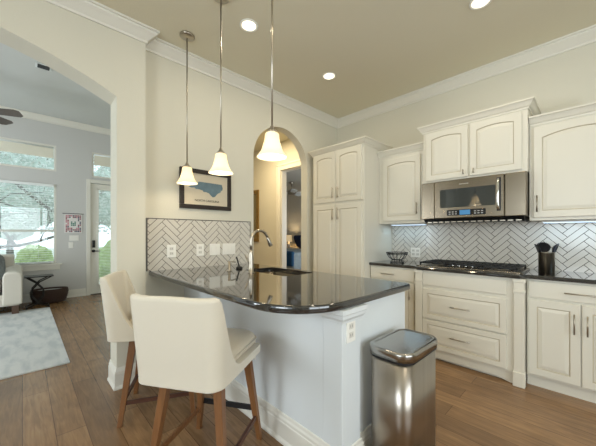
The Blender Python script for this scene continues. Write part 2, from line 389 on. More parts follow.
# ------------------------------------------------------------ herringbone backsplashes
def clip(poly, ax, val, keep_less):
    out = []
    for i in range(len(poly)):
        a, b = poly[i], poly[(i+1) % len(poly)]
        ia = (a[ax] <= val) if keep_less else (a[ax] >= val); ib = (b[ax] <= val) if keep_less else (b[ax] >= val)
        if ia: out.append(a)
        if ia != ib:
            t = (val-a[ax])/(b[ax]-a[ax]); out.append((a[0]+t*(b[0]-a[0]), a[1]+t*(b[1]-a[1])))
    return out
def herring(w, h, tw=.048, n=4, g=.0045, ph=(0, 0)):
    polys = []; c = math.cos(R(45)); N = int((w+h)/tw)+12
    for i in range(-N, N):
        for j in range(-N, N):
            for k in (0, 1):
                if k == 0 and (i-j) % (2*n) == 0: r = (i, j, i+n, j+1)
                elif k == 1 and (i-j) % (2*n) == 2*n-1: r = (i, j, i+1, j+n)
                else: continue
                x0, y0, x1, y1 = [v*tw for v in r]; e = g/2
                q = [(x0+e, y0+e), (x1-e, y0+e), (x1-e, y1-e), (x0+e, y1-e)]
                q = [((x-y)*c+ph[0], (x+y)*c+ph[1]) for x, y in q]
                if max(p[0] for p in q) < 0 or min(p[0] for p in q) > w or max(p[1] for p in q) < 0 or min(p[1] for p in q) > h: continue
                for ax, v, kl in ((0, 0, False), (0, w, True), (1, 0, False), (1, h, True)):
                    q = clip(q, ax, v, kl)
                    if len(q) < 3: break
                if len(q) >= 3:
                    ar = abs(sum(q[a][0]*q[(a+1) % len(q)][1]-q[(a+1) % len(q)][0]*q[a][1] for a in range(len(q))))/2
                    if ar > 2e-5: polys.append(q)
    return polys
ZC = .914
b1 = thing('herringbone_backsplash', (1.34, YA, ZC), 'cream herringbone tile panel on the wall behind the peninsula, with dark edge strip', 'backsplash')
x0, x1, z1 = .80, 1.885, 1.38
part('grout_bed', MB().box(x0, x1, YA-.006, YA, ZC, z1), 'grout', b1)
mb = MB()
for q in herring(x1-x0, z1-ZC, ph=(.02, .0)): mb.extr([(x0+a, YA-.006, ZC+b) for a, b in q], (0, -.004, 0))
part('tile_field', mb, 'tile', b1)
part('edge_strip', MB().box(x0-.012, x0, YA-.012, YA, ZC, z1+.008).box(x0, x1+.006, YA-.012, YA, z1, z1+.008).box(x1, x1+.006, YA-.012, YA, ZC, z1), 'tile_edge', b1)
b2 = thing('herringbone_backsplash', (XR, .4, ZC), 'long cream herringbone tile panel behind the cooktop under the wall cabinets', 'backsplash')
y0, y1 = -1.2, 1.86
part('grout_bed', MB().box(XR-.006, XR, y0, y1, ZC, 1.375).box(XR-.006, XR, .42, 1.26, 1.375, 1.42), 'grout', b2)
mb = MB()
for q in herring(y1-y0, 1.375-ZC, ph=(.05, .03)): mb.extr([(XR-.006, y1-a, ZC+b) for a, b in q], (-.004, 0, 0))
part('tile_field', mb, 'tile', b2)

# ------------------------------------------------------------ cabinet pieces
class Fr:
    """frame on a face: o origin (bottom left seen from the front), u to the right, n out of the face"""
    def __init__(s, o, u, n): s.o = Vector(o); s.u = Vector(u); s.n = Vector(n)
    def p(s, a, z, d=0): return s.o+s.u*a+Vector((0, 0, z))+s.n*d
def panel_mb(fr, a0, a1, z0, z1, arch=0., stile=.06, t=.02):
    mb = MB(); n = 12
    def ring(ins, arc, d, outer=False):
        w0, w1, b, tp = a0+ins, a1-ins, z0+ins, z1-ins; pts = [(w0, b), (w1, b)]
        for i in range(n+1):
            u = 1-2*i/n; x = (w0+w1)/2+u*(w1-w0)/2; pts.append((x, tp-(arc*u*u if arc else 0)))
        return [fr.p(x, z, d) for x, z in pts]
    mb.cm = 0
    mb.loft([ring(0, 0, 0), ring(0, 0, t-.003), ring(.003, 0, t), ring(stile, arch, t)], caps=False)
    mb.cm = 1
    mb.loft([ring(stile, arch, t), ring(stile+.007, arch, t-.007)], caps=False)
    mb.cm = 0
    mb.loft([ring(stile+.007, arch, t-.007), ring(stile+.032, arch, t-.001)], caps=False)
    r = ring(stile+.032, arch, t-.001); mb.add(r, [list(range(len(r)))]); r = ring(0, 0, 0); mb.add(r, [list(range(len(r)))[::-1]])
    return mb
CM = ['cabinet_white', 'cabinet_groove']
def pull(fr, a, z, ln, parent, vertical=True, d=.02, r=.005, name='bar_pull'):
    mb = MB(); q = d+.026
    if vertical:
        mb.cyl(fr.p(a, z-ln/2, q), fr.p(a, z+ln/2, q), r, n=10)
        for s in (-1, 1): mb.cyl(fr.p(a, z+s*ln*.36, d), fr.p(a, z+s*ln*.36, q), r*.8, n=8)
    else:
        mb.cyl(fr.p(a-ln/2, z, q), fr.p(a+ln/2, z, q), r, n=10)
        for s in (-1, 1): mb.cyl(fr.p(a+s*ln*.36, z, d), fr.p(a+s*ln*.36, z, q), r*.8, n=8)
    return part(name, mb, 'nickel', parent)
def door(root, fr, a0, a1, z0, z1, arch=0., hs=None, name='door', stile=.055):
    o = part(name, panel_mb(fr, a0, a1, z0, z1, arch, stile), CM, root)
    if hs: pull(fr, hs[0], hs[1], hs[2], o, hs[3])
    return o
def cab_crown(z, d=.05, h=.075):
    return [(0, z-h), (.008, z-h), (.010, z-h+.014), (.02, z-h+.022), (.032, z-.03), (.040, z-.018), (d, z-.014), (d, z), (0, z)]

# wall faces -X: left seen from the front is +Y
def FX(x, y): return Fr((x, y, 0), (0, -1, 0), (-1, 0, 0))
# pantry
pn = thing('pantry_cabinet', (3.17, 2.27, 0), 'tall cream pantry cabinet with four arched and panelled doors in the corner', 'cabinet')
part('body', MB().box(2.85, XR-.001, 1.864, 2.67, 0, 2.30).box(2.96, XR-.001, 2.67, YA-.001, 0, 2.27), 'cabinet_white', pn, bevel=.002)
part('crown_moulding', MB().sweep([(XR-.3, 2.67), (2.85, 2.67), (2.85, 1.864), (XR-.001, 1.864)], cab_crown(2.36), -1), 'cabinet_white', pn)
f = FX(2.85, 2.67)
door(pn, f, .028, .398, 1.65, 2.285, .02, (.362, 1.765, .14, True)); door(pn, f, .408, .78, 1.65, 2.285, .02, (.444, 1.765, .14, True))
for a0, a1, hx in ((.028, .398, .362), (.408, .78, .444)):
    mb = panel_mb(f, a0, a1, .66, 1.615, 0, .055); lo = panel_mb(f, a0, a1, .12, .655, 0, .055)
    for src in (lo,):
        k = len(mb.v); mb.v += src.v; mb.f += [[i+k for i in q] for q in src.f]; mb.sm += src.sm; mb.mi += src.mi
    o = part('door', mb, CM, pn); pull(f, hx, 1.50, .15, o, True)
# left upper
lu = thing('wall_cabinet', (3.33, 1.58, 1.37), 'single door cream wall cabinet left of the microwave, beside the pantry', 'cabinet')
part('body', MB().box(3.17, XR-.012, 1.30, 1.860, 1.37, 2.175), 'cabinet_white', lu, bevel=.002)
part('crown_moulding', MB().sweep([(3.17, 1.860), (3.17, 1.30)], cab_crown(2.245), -1).box(3.171, XR-.001, 1.30, 1.86, 2.175, 2.235), 'cabinet_white', lu)
f = FX(3.17, 1.860)
door(lu, f, .065, .515, 1.40, 2.13, .022, (.482, 1.53, .13, True))
# microwave cabinet
mc = thing('wall_cabinet', (3.3, .85, 1.78), 'raised two door cream wall cabinet directly above the microwave', 'cabinet')
part('body', MB().box(3.10, XR-.012, .408, 1.290, 1.78, 2.315), 'cabinet_white', mc, bevel=.002)
part('crown_moulding', MB().sweep([(XR-.001, 1.290), (3.10, 1.290), (3.10, .408), (XR-.001, .408)], cab_crown(2.385, .048), -1).box(3.101, XR-.001, .409, 1.289, 2.315, 2.375), 'cabinet_white', mc)
f = FX(3.10, 1.290)
door(mc, f, .035, .43, 1.80, 2.30, .02, (.395, 1.845, .045, True)); door(mc, f, .448, .845, 1.80, 2.30, .02, (.483, 1.845, .045, True))
# right upper
ru = thing('wall_cabinet', (3.33, .1, 1.36), 'tall single door cream wall cabinet right of the microwave', 'cabinet')
part('body', MB().box(3.17, XR-.012, -.20, .406, 1.36, 2.175), 'cabinet_white', ru, bevel=.002)
part('crown_moulding', MB().sweep([(3.17, .404), (3.17, -.20)], cab_crown(2.245), -1).box(3.171, XR-.001, -.20, .404, 2.175, 2.235), 'cabinet_white', ru)
f = FX(3.17, .406)
door(ru, f, .03, .58, 1.385, 2.15, .036, (.055, 1.50, .14, True))

# microwave
mw = thing('microwave_oven', (3.27, .85, 1.39), 'stainless steel over the range microwave with dark window and blue display', 'microwave')
part('body', MB().box(3.075, XR-.012, .412, 1.286, 1.40, 1.778), 'stainless', mw, bevel=.004)
part('side_panel', MB().box(3.045, 3.074, 1.155, 1.286, 1.40, 1.775), 'stainless', mw, bevel=.006)
part('side_panel', MB().box(3.045, 3.074, .412, .56, 1.40, 1.775), 'stainless', mw, bevel=.006)
dd = part('door', MB().box(3.035, 3.074, .563, 1.152, 1.40, 1.775), 'stainless', mw, bevel=.008)
part('window', MB().extr([(3.0345, y, z) for y, z in rrect(.625, 1.095, 1.505, 1.685, .012)], (-.003, 0, 0)), 'dark_glass', dd)
part('control_strip', MB().extr([(3.0345, y, z) for y, z in rrect(.70, 1.03, 1.425, 1.48, .006)], (-.003, 0, 0)), 'display_off', dd)
part('display', MB().box(3.0300, 3.0314, .825, .915, 1.43, 1.475), 'display', dd)
for k in range(6):
    for j in range(2):
        y = (.94+.028*k) if k < 3 else (.72+.028*(k-3)); part('button', MB().box(3.0302, 3.0314, y, y+.016, 1.436+.02*j, 1.444+.02*j), 'button_grey', dd)
part('handle', MB().tube([(3.032, .60, 1.73), (3.0, .60, 1.72), (2.992, .60, 1.69), (2.992, .60, 1.50), (3.0, .60, 1.47), (3.032, .60, 1.46)], .011), 'chrome', dd)
part('handle_recess', MB().box(3.0335, 3.0349, .585, .617, 1.45, 1.745), 'black_plastic', dd)
part('badge', MB().box(3.0335, 3.0349, .84, .92, 1.722, 1.73), 'nickel', dd)
part('grille', MB().extr([(x, .43, z) for x, z in ((3.06, 1.398), (3.47, 1.398), (3.42, 1.365), (3.12, 1.358))], (0, .84, 0)), 'black_plastic', mw)
gv = MB()
for k in range(14): gv.box(3.10, 3.115, .45+.058*k, .49+.058*k, 1.362, 1.376)
part('vent_slots', gv, 'nickel', mw)

# ------------------------------------------------------------ base cabinets along the right wall
def toe(mb_path, parent, side=-1):
    part('base_moulding', MB().sweep(mb_path, [(0, .002), (.012, .002), (.012, .02), (.004, .045), (0, .05)], side), 'cabinet_white', parent)
lb = thing('base_cabinet', (3.2, 1.58, 0), 'narrow cream base cabinet with one top drawer, between pantry and cooktop cabinet', 'cabinet')
part('body', MB().box(2.98, XR-.011, 1.295, 1.860, .0, .88), 'cabinet_white', lb, bevel=.002)
f = FX(2.98, 1.860)
dw = part('drawer', MB().box(2.962, 2.98, 1.33, 1.845, .74, .865), 'cabinet_white', lb, bevel=.003); pull(f, .24, .80, .16, dw, False, d=.018)
door(lb, f, .02, .53, .13, .72, 0, (.49, .62, .14, True))
cb = thing('base_cabinet', (3.2, .85, 0), 'bumped-out cream base cabinet with two deep drawers and corner posts under the cooktop', 'cabinet')
body = [(XR-.011, 1.292), (2.985, 1.292), (2.985, 1.285), (2.905, 1.285), (2.905, .405), (2.985, .405), (XR-.011, .405)]
part('body', MB().box(2.935, XR-.011, .408, 1.292, .09, .88).box(2.98, XR-.011, .42, 1.28, .0, .09), 'cabinet_white', cb, bevel=.002)
f = FX(2.935, 1.292)
part('top_rail', MB().box(2.918, 2.935, .525, 1.222, .735, .855), 'cabinet_white', cb, bevel=.003)
o = part('drawer', panel_mb(f, .07, .767, .405, .70, 0, .045), CM, cb); pull(f, .42, .555, .17, o, False)
o = part('drawer', panel_mb(f, .07, .767, .115, .395, 0, .045), CM, cb); pull(f, .42, .265, .17, o, False)
for ya, yb in ((.405, .475), (1.225, 1.294)):
    ps = part('corner_post', MB().box(2.912, 2.96, ya, yb, .0, .88), 'cabinet_white', cb, bevel=.004)
    part('collar', MB().box(2.905, 2.96, ya-.006, yb+.006, .765, .79), 'cabinet_white', ps, bevel=.004)
    part('capital', MB().box(2.902, 2.96, ya-.008, yb+.008, .85, .88), 'cabinet_white', ps, bevel=.004)
    part('foot', MB().box(2.90, 2.96, ya-.006, yb+.006, .0, .12), 'cabinet_white', ps, bevel=.006)
# curved apron under the drawers
pts = [(y, .0+.075*min(1, max(0, (min(y-.475, 1.225-y))/.12))**1.5) for y in [.475+.75*i/40 for i in range(41)]]
part('apron', MB().extr([(2.945, .475, .11)]+[(2.945, 1.225, .11)]+[(2.945, y, z*.35) for y, z in pts[::-1]], (.012, 0, 0)), 'cabinet_white', cb)
rb = thing('base_cabinet', (3.25, .1, 0), 'cream base cabinet with one wide drawer over two panelled doors, right of the cooktop', 'cabinet')
part('body', MB().box(3.0, XR-.011, -.245, .402, .09, .88), 'cabinet_white', rb, bevel=.002)
part('toe_kick', MB().box(3.035, XR-.011, -.245, .402, .0, .09), 'cabinet_white', rb)
f = FX(3.0, .402)
dw = part('drawer', MB().box(2.982, 3.0, -.235, .388, .735, .865), 'cabinet_white', rb, bevel=.003); pull(f, .325, .795, .19, dw, False, d=.018)
door(rb, f, .012, .318, .11, .715, 0, (.285, .57, .15, True)); door(rb, f, .325, .635, .11, .715, 0, (.355, .57, .15, True))
rb2 = thing('base_cabinet', (3.25, -.6, 0), 'cream base cabinet at the far right end of the counter run', 'cabinet')
part('body', MB().box(3.0, XR-.011, -.95, -.247, .09, .88).box(3.035, XR-.011, -.95, -.247, 0, .09), 'cabinet_white', rb2, bevel=.002)
f = FX(3.0, -.247); door(rb2, f, .012, .34, .11, .86, 0, (.305, .7, .15, True)); door(rb2, f, .35, .69, .11, .86, 0, (.385, .7, .15, True))
# counter
def slab(name, pts, z0, z1, label, parent=None):
    o = part(name, MB().prism(pts, z0, z1), 'granite'); o.modifiers.new('b', 'BEVEL'); b = o.modifiers[-1]; b.width = .009; b.segments = 4; b.limit_method = 'ANGLE'; b.angle_limit = R(50)
    for p in o.data.polygons: p.use_smooth = False
    return tag(o, label, 'countertop')
slab('granite_countertop', [(XR-.011, -1.0), (XR-.011, 1.862), (2.945, 1.862), (2.945, 1.31), (2.885, 1.27), (2.885, .43), (2.95, .385), (2.96, -1.0)], .882, ZC,
     'black granite countertop along the right wall, bumped out under the cooktop')
# cooktop
ck = thing('gas_cooktop', (3.18, .86, ZC), 'stainless gas cooktop with black cast iron grates set into the black counter', 'cooktop')
part('tray', MB().prism(rrect(2.95, 3.42, .43, 1.31, .03), ZC, ZC+.012), 'stainless', ck, bevel=.003)
for j, (ya, yb) in enumerate(((.46, .72), (.735, 1.005), (1.02, 1.28))):
    g = MB()
    for x in (2.985, 3.40): g.box(x, x+.014, ya, yb, ZC+.03, ZC+.044)
    for y in (ya, yb-.014): g.box(2.985, 3.414, y, y+.014, ZC+.03, ZC+.044)
    for k in range(1, 4): y = ya+(yb-ya)*k/4; g.box(2.985, 3.414, y-.006, y+.006, ZC+.034, ZC+.046)
    for x in (3.08, 3.2, 3.31): g.box(x-.006, x+.006, ya, yb, ZC+.034, ZC+.046)
    for x in (2.992, 3.407):
        for y in (ya+.007, yb-.007): g.box(x-.008, x+.008, y-.007, y+.007, ZC+.012, ZC+.032)
    part('grate', g, 'black_iron', ck, bevel=.002)
for x, y, r in ((3.09, .59, .035), (3.31, .59, .045), (3.25, .87, .055), (3.09, 1.15, .045), (3.31, 1.15, .035)):
    bn = part('burner', MB().lathe([(r+.02, ZC+.0125), (r+.018, ZC+.018), (r, ZC+.02)], (x, y, 0)), 'nickel', ck)
    part('burner_cap', MB().lathe([(r, ZC+.0205), (r, ZC+.028), (r-.006, ZC+.031)], (x, y, 0)), 'black_iron', bn)
for k in range(5):
    y = .75+.057*k
    part('knob', MB().lathe([(.017, ZC+.0125), (.017, ZC+.028), (.014, ZC+.034)], (3.035, y, 0), n=16), 'chrome', ck)
# utensil crock and utensils
cx_, cy_ = 3.24, .30
cr = thing('utensil_crock', (cx_, cy_, ZC), 'round stainless steel crock holding black cooking utensils on the counter', 'crock')
part('cup', MB().lathe([(.001, ZC+.001), (.055, ZC+.001), (.055, ZC+.172), (.058, ZC+.175), (.055, ZC+.177), (.052, ZC+.175), (.052, ZC+.01), (.001, ZC+.008)], (cx_, cy_, 0), caps=False), 'nickel', cr)
ut = [(-.02, .03, 115, 'ladle', 'black nylon ladle hanging furthest left out of the steel crock'), (.0, .02, 70, 'slotted_spoon', 'black slotted spoon standing upright at the back of the steel crock'),
      (-.02, -.01, 170, 'spatula', 'broad black spatula leaning to the front of the steel crock'), (.02, -.02, -60, 'solid_spoon', 'black solid spoon leaning right out of the steel crock'),
      (.0, -.03, -100, 'pasta_server', 'navy toned pasta server leaning furthest right out of the steel crock'), (.02, .01, 40, 'turner', 'small black turner tucked behind the spatula in the steel crock')]
for i, (dx, dy, ang, nm, lb_) in enumerate(ut):
    a = R(ang); tilt = .05 if i != 1 else .012
    bx, by = cx_-math.cos(a)*.018, cy_-math.sin(a)*.018
    tx, ty = cx_+math.cos(a)*(tilt-.006), cy_+math.sin(a)*(tilt-.006); tz = ZC+.184+.006*(i % 3)
    u = thing(nm, (bx, by, ZC+.014), lb_, 'utensil', None)
    part('shaft', MB().cyl((bx, by, ZC+.014), (tx, ty, tz), .004, n=8), 'utensil_black', u)
    hx, hy = cx_+math.cos(a)*(tilt+.018), cy_+math.sin(a)*(tilt+.018)
    hm = MB(); t = Vector((tx-bx, ty-by, tz-ZC-.014)).normalized(); c = Vector((hx, hy, tz+.022)); side = Vector((-math.sin(a), math.cos(a), 0)); nn = t.cross(side).normalized()
    wd, ln = [(.046, .040), (.036, .046), (.044, .046), (.040, .040), (.040, .042), (.032, .038)][i]
    rings = []
    for k in range(9):
        ph = math.pi*k/8; rr = math.sin(ph)*.98+.02; zz = -math.cos(ph)*ln
        rings.append([c+t*zz+side*wd*rr*math.cos(2*math.pi*j/14)+nn*(.007*rr*math.sin(2*math.pi*j/14)+(.010*(1-(zz/ln)**2) if nm != 'turner' else 0)) for j in range(14)])
    hm.loft(rings, True)
    part('head', hm, 'utensil_navy' if i == 4 else 'utensil_black', u)
# wire basket
wb = thing('wire_basket', (3.12, 1.60, ZC), 'small black wire fruit basket on the counter beside the pantry', 'basket')
def ringpts(c, rx, ry, z, n=24): return [(c[0]+rx*math.cos(2*math.pi*i/n), c[1]+ry*math.sin(2*math.pi*i/n), z) for i in range(n+1)]
c_ = (3.12, 1.60); m = MB()
for rx, z in ((.075, ZC+.006), (.055, ZC+.035), (.112, ZC+.10), (.118, ZC+.118)): m.tube(ringpts(c_, rx, rx, z), .0042, 6)
part('rim_wires', m, 'black_iron', wb)
m = MB()
for k in range(14):
    a = 2*math.pi*k/14; q = lambda r, z: (c_[0]+r*math.cos(a), c_[1]+r*math.sin(a), z)
    m.tube([q(.075, ZC+.006), q(.055, ZC+.035), q(.09, ZC+.065), q(.112, ZC+.10), q(.118, ZC+.118)], .0028, 5)
part('side_wires', m, 'black_iron', wb)
# under cabinet lights
for yc, ln, lab in ((1.58, .42, 'slim cool white light bar under the wall cabinet beside the pantry'), (.12, .44, 'slim cool white light bar under the wall cabinet right of the microwave')):
    zt = 1.37 if yc > 1 else 1.36
    u = thing('cabinet_light', (3.36, yc, zt-.02), lab, 'light', 'under cabinet light bars')
    part('housing', MB().box(3.33, 3.40, yc-ln/2, yc+ln/2, zt-.014, zt-.001), 'plate_white', u)
    part('diffuser', MB().box(3.335, 3.395, yc-ln/2+.01, yc+ln/2-.01, zt-.018, zt-.0141), 'led_cool', u)
    area('cabinet_light_glow', (3.365, yc, zt-.022), (3.375, yc, 0), .05, ln, .65, (.45, .75, 1))

# outlets and switches
def plate(loc, u, n, w, h, kind, gangs, label, cat, group=None):
    fr = Fr(loc, u, n); t = thing('outlet_plate' if kind == 'outlet' else 'switch_plate', loc, label, cat, group)
    def bx(a0, a1, z0, z1, d0, d1): return MB().extr([fr.p(a0, z0, d0), fr.p(a1, z0, d0), fr.p(a1, z1, d0), fr.p(a0, z1, d0)], fr.n*(d1-d0))
    part('cover', bx(-w/2, w/2, -h/2, h/2, 0, .006), 'plate_white', t, bevel=.002)
    for k in range(gangs):
        a = (k-(gangs-1)/2)*(w/gangs if gangs > 1 else 0)*.92
        if kind == 'outlet':
            for s in (-1, 1):
                so = part('socket', bx(a-.017, a+.017, s*.022-.014, s*.022+.014, .006, .0075), 'plate_slot', t)
                m = bx(a-.009, a-.006, s*.022-.006, s*.022+.006, .0075, .0080); q = bx(a+.006, a+.009, s*.022-.006, s*.022+.006, .0075, .0080)
                k0 = len(m.v); m.v += q.v; m.f += [[i+k0 for i in ff] for ff in q.f]; m.sm += q.sm; m.mi += q.mi
                part('slot', m, 'slot_dark', so)
        else:
            part('rocker', bx(a-.016, a+.016, -.032, .032, .006, .009), 'plate_white', t, bevel=.001)
    return t
yb = YA-.0102
plate((1.005, yb, 1.085), (1, 0, 0), (0, -1, 0), .082, .118, 'outlet', 1, 'plain white outlet plate at the left end of the peninsula backsplash', 'outlet')
plate((1.285, yb, 1.085), (1, 0, 0), (0, -1, 0), .078, .118, 'outlet', 1, 'narrow white outlet plate, second from the left on the peninsula backsplash', 'outlet')
plate((1.445, yb, 1.085), (1, 0, 0), (0, -1, 0), .118, .118, 'switch', 2, 'two gang white switch plate on the peninsula backsplash', 'switch')
plate((1.612, yb, 1.085), (1, 0, 0), (0, -1, 0), .155, .118, 'switch', 3, 'widest white switch plate with three rockers on the peninsula backsplash', 'switch')
plate((XR-.0102, 1.545, 1.02), (0, -1, 0), (-1, 0, 0), .118, .118, 'outlet', 2, 'white double outlet plate on the tile between wire basket and cooktop', 'outlet')

# ------------------------------------------------------------ peninsula
PX0, PX1, PY0, PY1 = 1.13, 1.835, .885, 2.768
pe = thing('peninsula_cabinet', (1.46, 1.8, 0), 'white painted peninsula base cabinet with corner pilaster, carrying the black counter', 'cabinet')
part('body', MB().box(PX0, PX1, PY0, PY1, 0, .66).box(PX0, PX1, PY0, 1.63, .66, .873).box(PX0, PX1, 2.30, PY1, .66, .873).box(PX0, 1.42, 1.63, 2.30, .66, .873).box(1.822, PX1, 1.63, 2.30, .66, .873), 'island_paint', pe)
part('base_moulding', MB().sweep([(PX0, PY1), (PX0, PY0-.022), (1.285, PY0-.022), (1.285, PY0), (PX1, PY0)], base(.17), 1 if False else -1), 'trim_white', pe)
pi = part('pilaster', MB().box(PX0-.003, 1.284, PY0-.022, PY0+.1, .0, .845), 'island_paint', pe, bevel=.003)
part('capital', MB().sweep([(PX0-.003, PY0+.1), (PX0-.003, PY0-.022), (1.284, PY0-.022), (1.284, PY0)], [(0, .80), (.006, .80), (.008, .812), (.02, .828), (.022, .845), (.028, .85), (.028, .873), (0, .873)], -1), 'island_paint', pi)
f = Fr((PX1, PY0, 0), (0, 1, 0), (1, 0, 0))
for k in range(3):
    a0 = .02+.618*k; dw = part('drawer', MB().box(PX1, PX1+.018, PY0+a0, PY0+a0+.60, .74, .865), 'cabinet_white', pe, bevel=.003)
    pull(f, a0+.10, .80, .10, dw, False, d=.018)
    door(pe, f, a0, a0+.60, .12, .72, 0, (a0+.045, .63, .12, True))
# counter of the peninsula with sink cut-out
o1 = []
cx0, cx1, cy0, cy1 = .812, 1.878, .850, 2.766
rr = .32
for i in range(13):
    a = R(180+90*i/12); o1.append((cx0+rr+rr*math.cos(a), cy0+rr*.98+rr*.98*math.sin(a)))
for i in range(6):
    a = R(270+90*i/5); o1.append((cx1-.05+.05*math.cos(a), cy0+.05+.05*math.sin(a)))
o1 += [(cx1, cy1), (cx0, cy1)]
sk = rrect(1.47, 1.80, 1.67, 2.25, .04, 4)
bm = bmesh.new()
def ringv(pts, z): return [bm.verts.new((x, y, z)) for x, y in pts]
prof = [(.010, .874), (.003, .877), (0, .884), (0, .905), (.003, .911), (.009, ZC)]
def inset(pts, d):
    n = len(pts); out = []
    for i in range(n):
        a, b, c = Vector(pts[i-1]), Vector(pts[i]), Vector(pts[(i+1) % n]); d1 = (b-a).normalized(); d2 = (c-b).normalized()
        n1, n2 = Vector((-d1.y, d1.x)), Vector((-d2.y, d2.x)); m = (n1+n2)/max(.3, 1+n1.dot(n2)); out.append(tuple(b+m*d))
    return out
rings = [ringv(inset(o1, d), z) for d, z in prof]
for i in range(len(rings)-1):
    for j in range(len(o1)): k = (j+1) % len(o1); fc = bm.faces.new((rings[i][j], rings[i][k], rings[i+1][k], rings[i+1][j])); fc.smooth = True
for z, rg in ((ZC, rings[-1]), (.874, rings[0])):
    sr = ringv(sk, z); es = []
    for rl in (rg, sr):
        for j in range(len(rl)):
            e = bm.edges.get((rl[j], rl[(j+1) % len(rl)])) or bm.edges.new((rl[j], rl[(j+1) % len(rl)])); es.append(e)
    bmesh.ops.triangle_fill(bm, use_beauty=True, use_dissolve=False, edges=es, normal=(0, 0, 1))
    if z == ZC: top = sr
    else: bot = sr
for j in range(len(sk)): k = (j+1) % len(sk); bm.faces.new((top[j], top[k], bot[k], bot[j]))
bmesh.ops.recalc_face_normals(bm, faces=bm.faces)
me = bpy.data.meshes.new('granite_countertop'); bm.to_mesh(me); bm.free(); me.materials.append(MATS['granite'])
pc = bpy.data.objects.new('granite_countertop', me); col.objects.link(pc); tag(pc, 'polished black granite peninsula counter with rounded near corner and sink cut-out', 'countertop')
# sink
si = thing('kitchen_sink', (1.6, 1.98, .70), 'undermount stainless steel sink basin set in the black peninsula counter', 'sink')
m = MB(); i0, i1 = inset(sk, .0), inset(sk, .012)
ins = lambda pts, d, z: [Vector((x, y, z)) for x, y in inset(pts, d)]
m.loft([ins(sk, -.012, .872), ins(sk, 0.002, .872), ins(sk, .004, .72), ins(sk, .02, .695)], True, caps=False); r = ins(sk, .02, .695); m.add(r, [list(range(len(r)))])
m.loft([ins(sk, -.012, .870), ins(sk, -.004, .868), ins(sk, -.004, .715), ins(sk, .02, .688)], True, caps=False); r = ins(sk, .02, .688); m.add(r, [list(range(len(r)))])
part('basin', m, 'stainless', si)
part('drain', MB().lathe([(.001, .697), (.04, .697), (.042, .700), (.036, .700), (.03, .698), (.001, .6975)], (1.6, 2.0, 0), caps=False), 'chrome', si)
# faucet
fx, fy = 1.405, 2.04
fa = thing('gooseneck_faucet', (fx, fy, ZC), 'brushed nickel gooseneck pull-down faucet standing behind the sink', 'faucet')
part('body', MB().lathe([(.001, ZC+.001), (.028, ZC+.001), (.028, ZC+.006), (.022, ZC+.01), (.021, ZC+.06), (.020, ZC+.12), (.016, ZC+.17), (.0115, ZC+.20), (.001, ZC+.201)], (fx, fy, 0), caps=False), 'nickel', fa)
ar = [(fx, fy, ZC+.19), (fx, fy, ZC+.24)]+[(fx+.085-.085*math.cos(R(a)), fy-.01*a/160, ZC+.275+.085*math.sin(R(a))) for a in range(0, 161, 10)]
part('neck', MB().tube(ar, .0125, 12), 'nickel', fa)
e = Vector(ar[-1]); d = (Vector(ar[-1])-Vector(ar[-2])).normalized()
part('spray_head', MB().tube([e-d*.004, e+d*.02, e+d*.03, e+d*.085, e+d*.09], [.012, .0135, .0155, .019, .017], 16), 'nickel', fa)
part('handle', MB().cyl((fx, fy, ZC+.07), (fx+.002, fy+.035, ZC+.075), .011).tube([(fx+.002, fy+.035, ZC+.075), (fx, fy+.06, ZC+.10), (fx-.005, fy+.085, ZC+.15)], [.007, .006, .005]), 'nickel', fa)
sd = thing('soap_dispenser', (1.33, 2.27, ZC), 'small brushed nickel soap dispenser left of the faucet', 'soap dispenser')
part('post', MB().lathe([(.001, ZC+.001), (.02, ZC+.001), (.018, ZC+.01), (.011, ZC+.015), (.011, ZC+.085), (.001, ZC+.09)], (1.33, 2.27, 0), 16, caps=False), 'nickel', sd)
part('nozzle', MB().tube([(1.33, 2.27, ZC+.08), (1.36, 2.265, ZC+.085), (1.39, 2.26, ZC+.075)], .006, 8), 'nickel', sd)
sp = thing('dish_brush', (1.49, 2.36, ZC), 'small dark dish brush with upright handle beside the sink', 'brush')
part('brush_head', MB().lathe([(.001, ZC+.001), (.03, ZC+.001), (.032, ZC+.012), (.02, ZC+.022), (.001, ZC+.024)], (1.49, 2.36, 0), 20, caps=False), 'black_plastic', sp)
part('handle', MB().tube([(1.49, 2.36, ZC+.02), (1.478, 2.362, ZC+.06), (1.462, 2.365, ZC+.115)], [.006, .007, .008], 8), 'black_iron', sp)
plate((1.195, PY0-.0222, .757), (1, 0, 0), (0, -1, 0), .072, .118, 'outlet', 1, 'white outlet plate on the pilaster at the peninsula end', 'outlet')
plate((PX0-.0002, 1.62, .46), (0, -1, 0), (-1, 0, 0), .075, .118, 'outlet', 1, 'white outlet plate low on the peninsula side, behind the near stool', 'outlet')

# ------------------------------------------------------------ trash can
TX0, TX1, TY0, TY1 = 1.288, 1.685, .600, .842
tc_ = thing('trash_can', (1.49, .685, 0), 'tall stainless steel step trash can with flat lid beside the peninsula end', 'trash can')
q = rrect(TX0+.008, TX1-.008, TY0+.008, TY1-.008, .07, 8)
part('body', MB().loft([[Vector((x, y, .02)) for x, y in q], [Vector((x, y, .617)) for x, y in q]], True), 'steel_vertical', tc_)
part('plinth', MB().prism(rrect(TX0+.012, TX1-.012, TY0+.012, TY1-.012, .05, 6), .0, .019), 'black_plastic', tc_)
part('liner_rim', MB().prism(rrect(TX0+.003, TX1-.003, TY0+.003, TY1-.003, .07, 8), .618, .628), 'black_plastic', tc_)
ld = MB(); rings = []
for dd_, z in ((0, .629), (-.0, .660), (.002, .667), (.008, .671), (.022, .671), (.026, .668)):
    rings.append([Vector((x, y, z)) for x, y in rrect(TX0+dd_, TX1-dd_, TY0+dd_, TY1-dd_, max(.02, .073-dd_), 8)])
ld.loft(rings, True)
part('lid', ld, 'steel_lid', tc_)
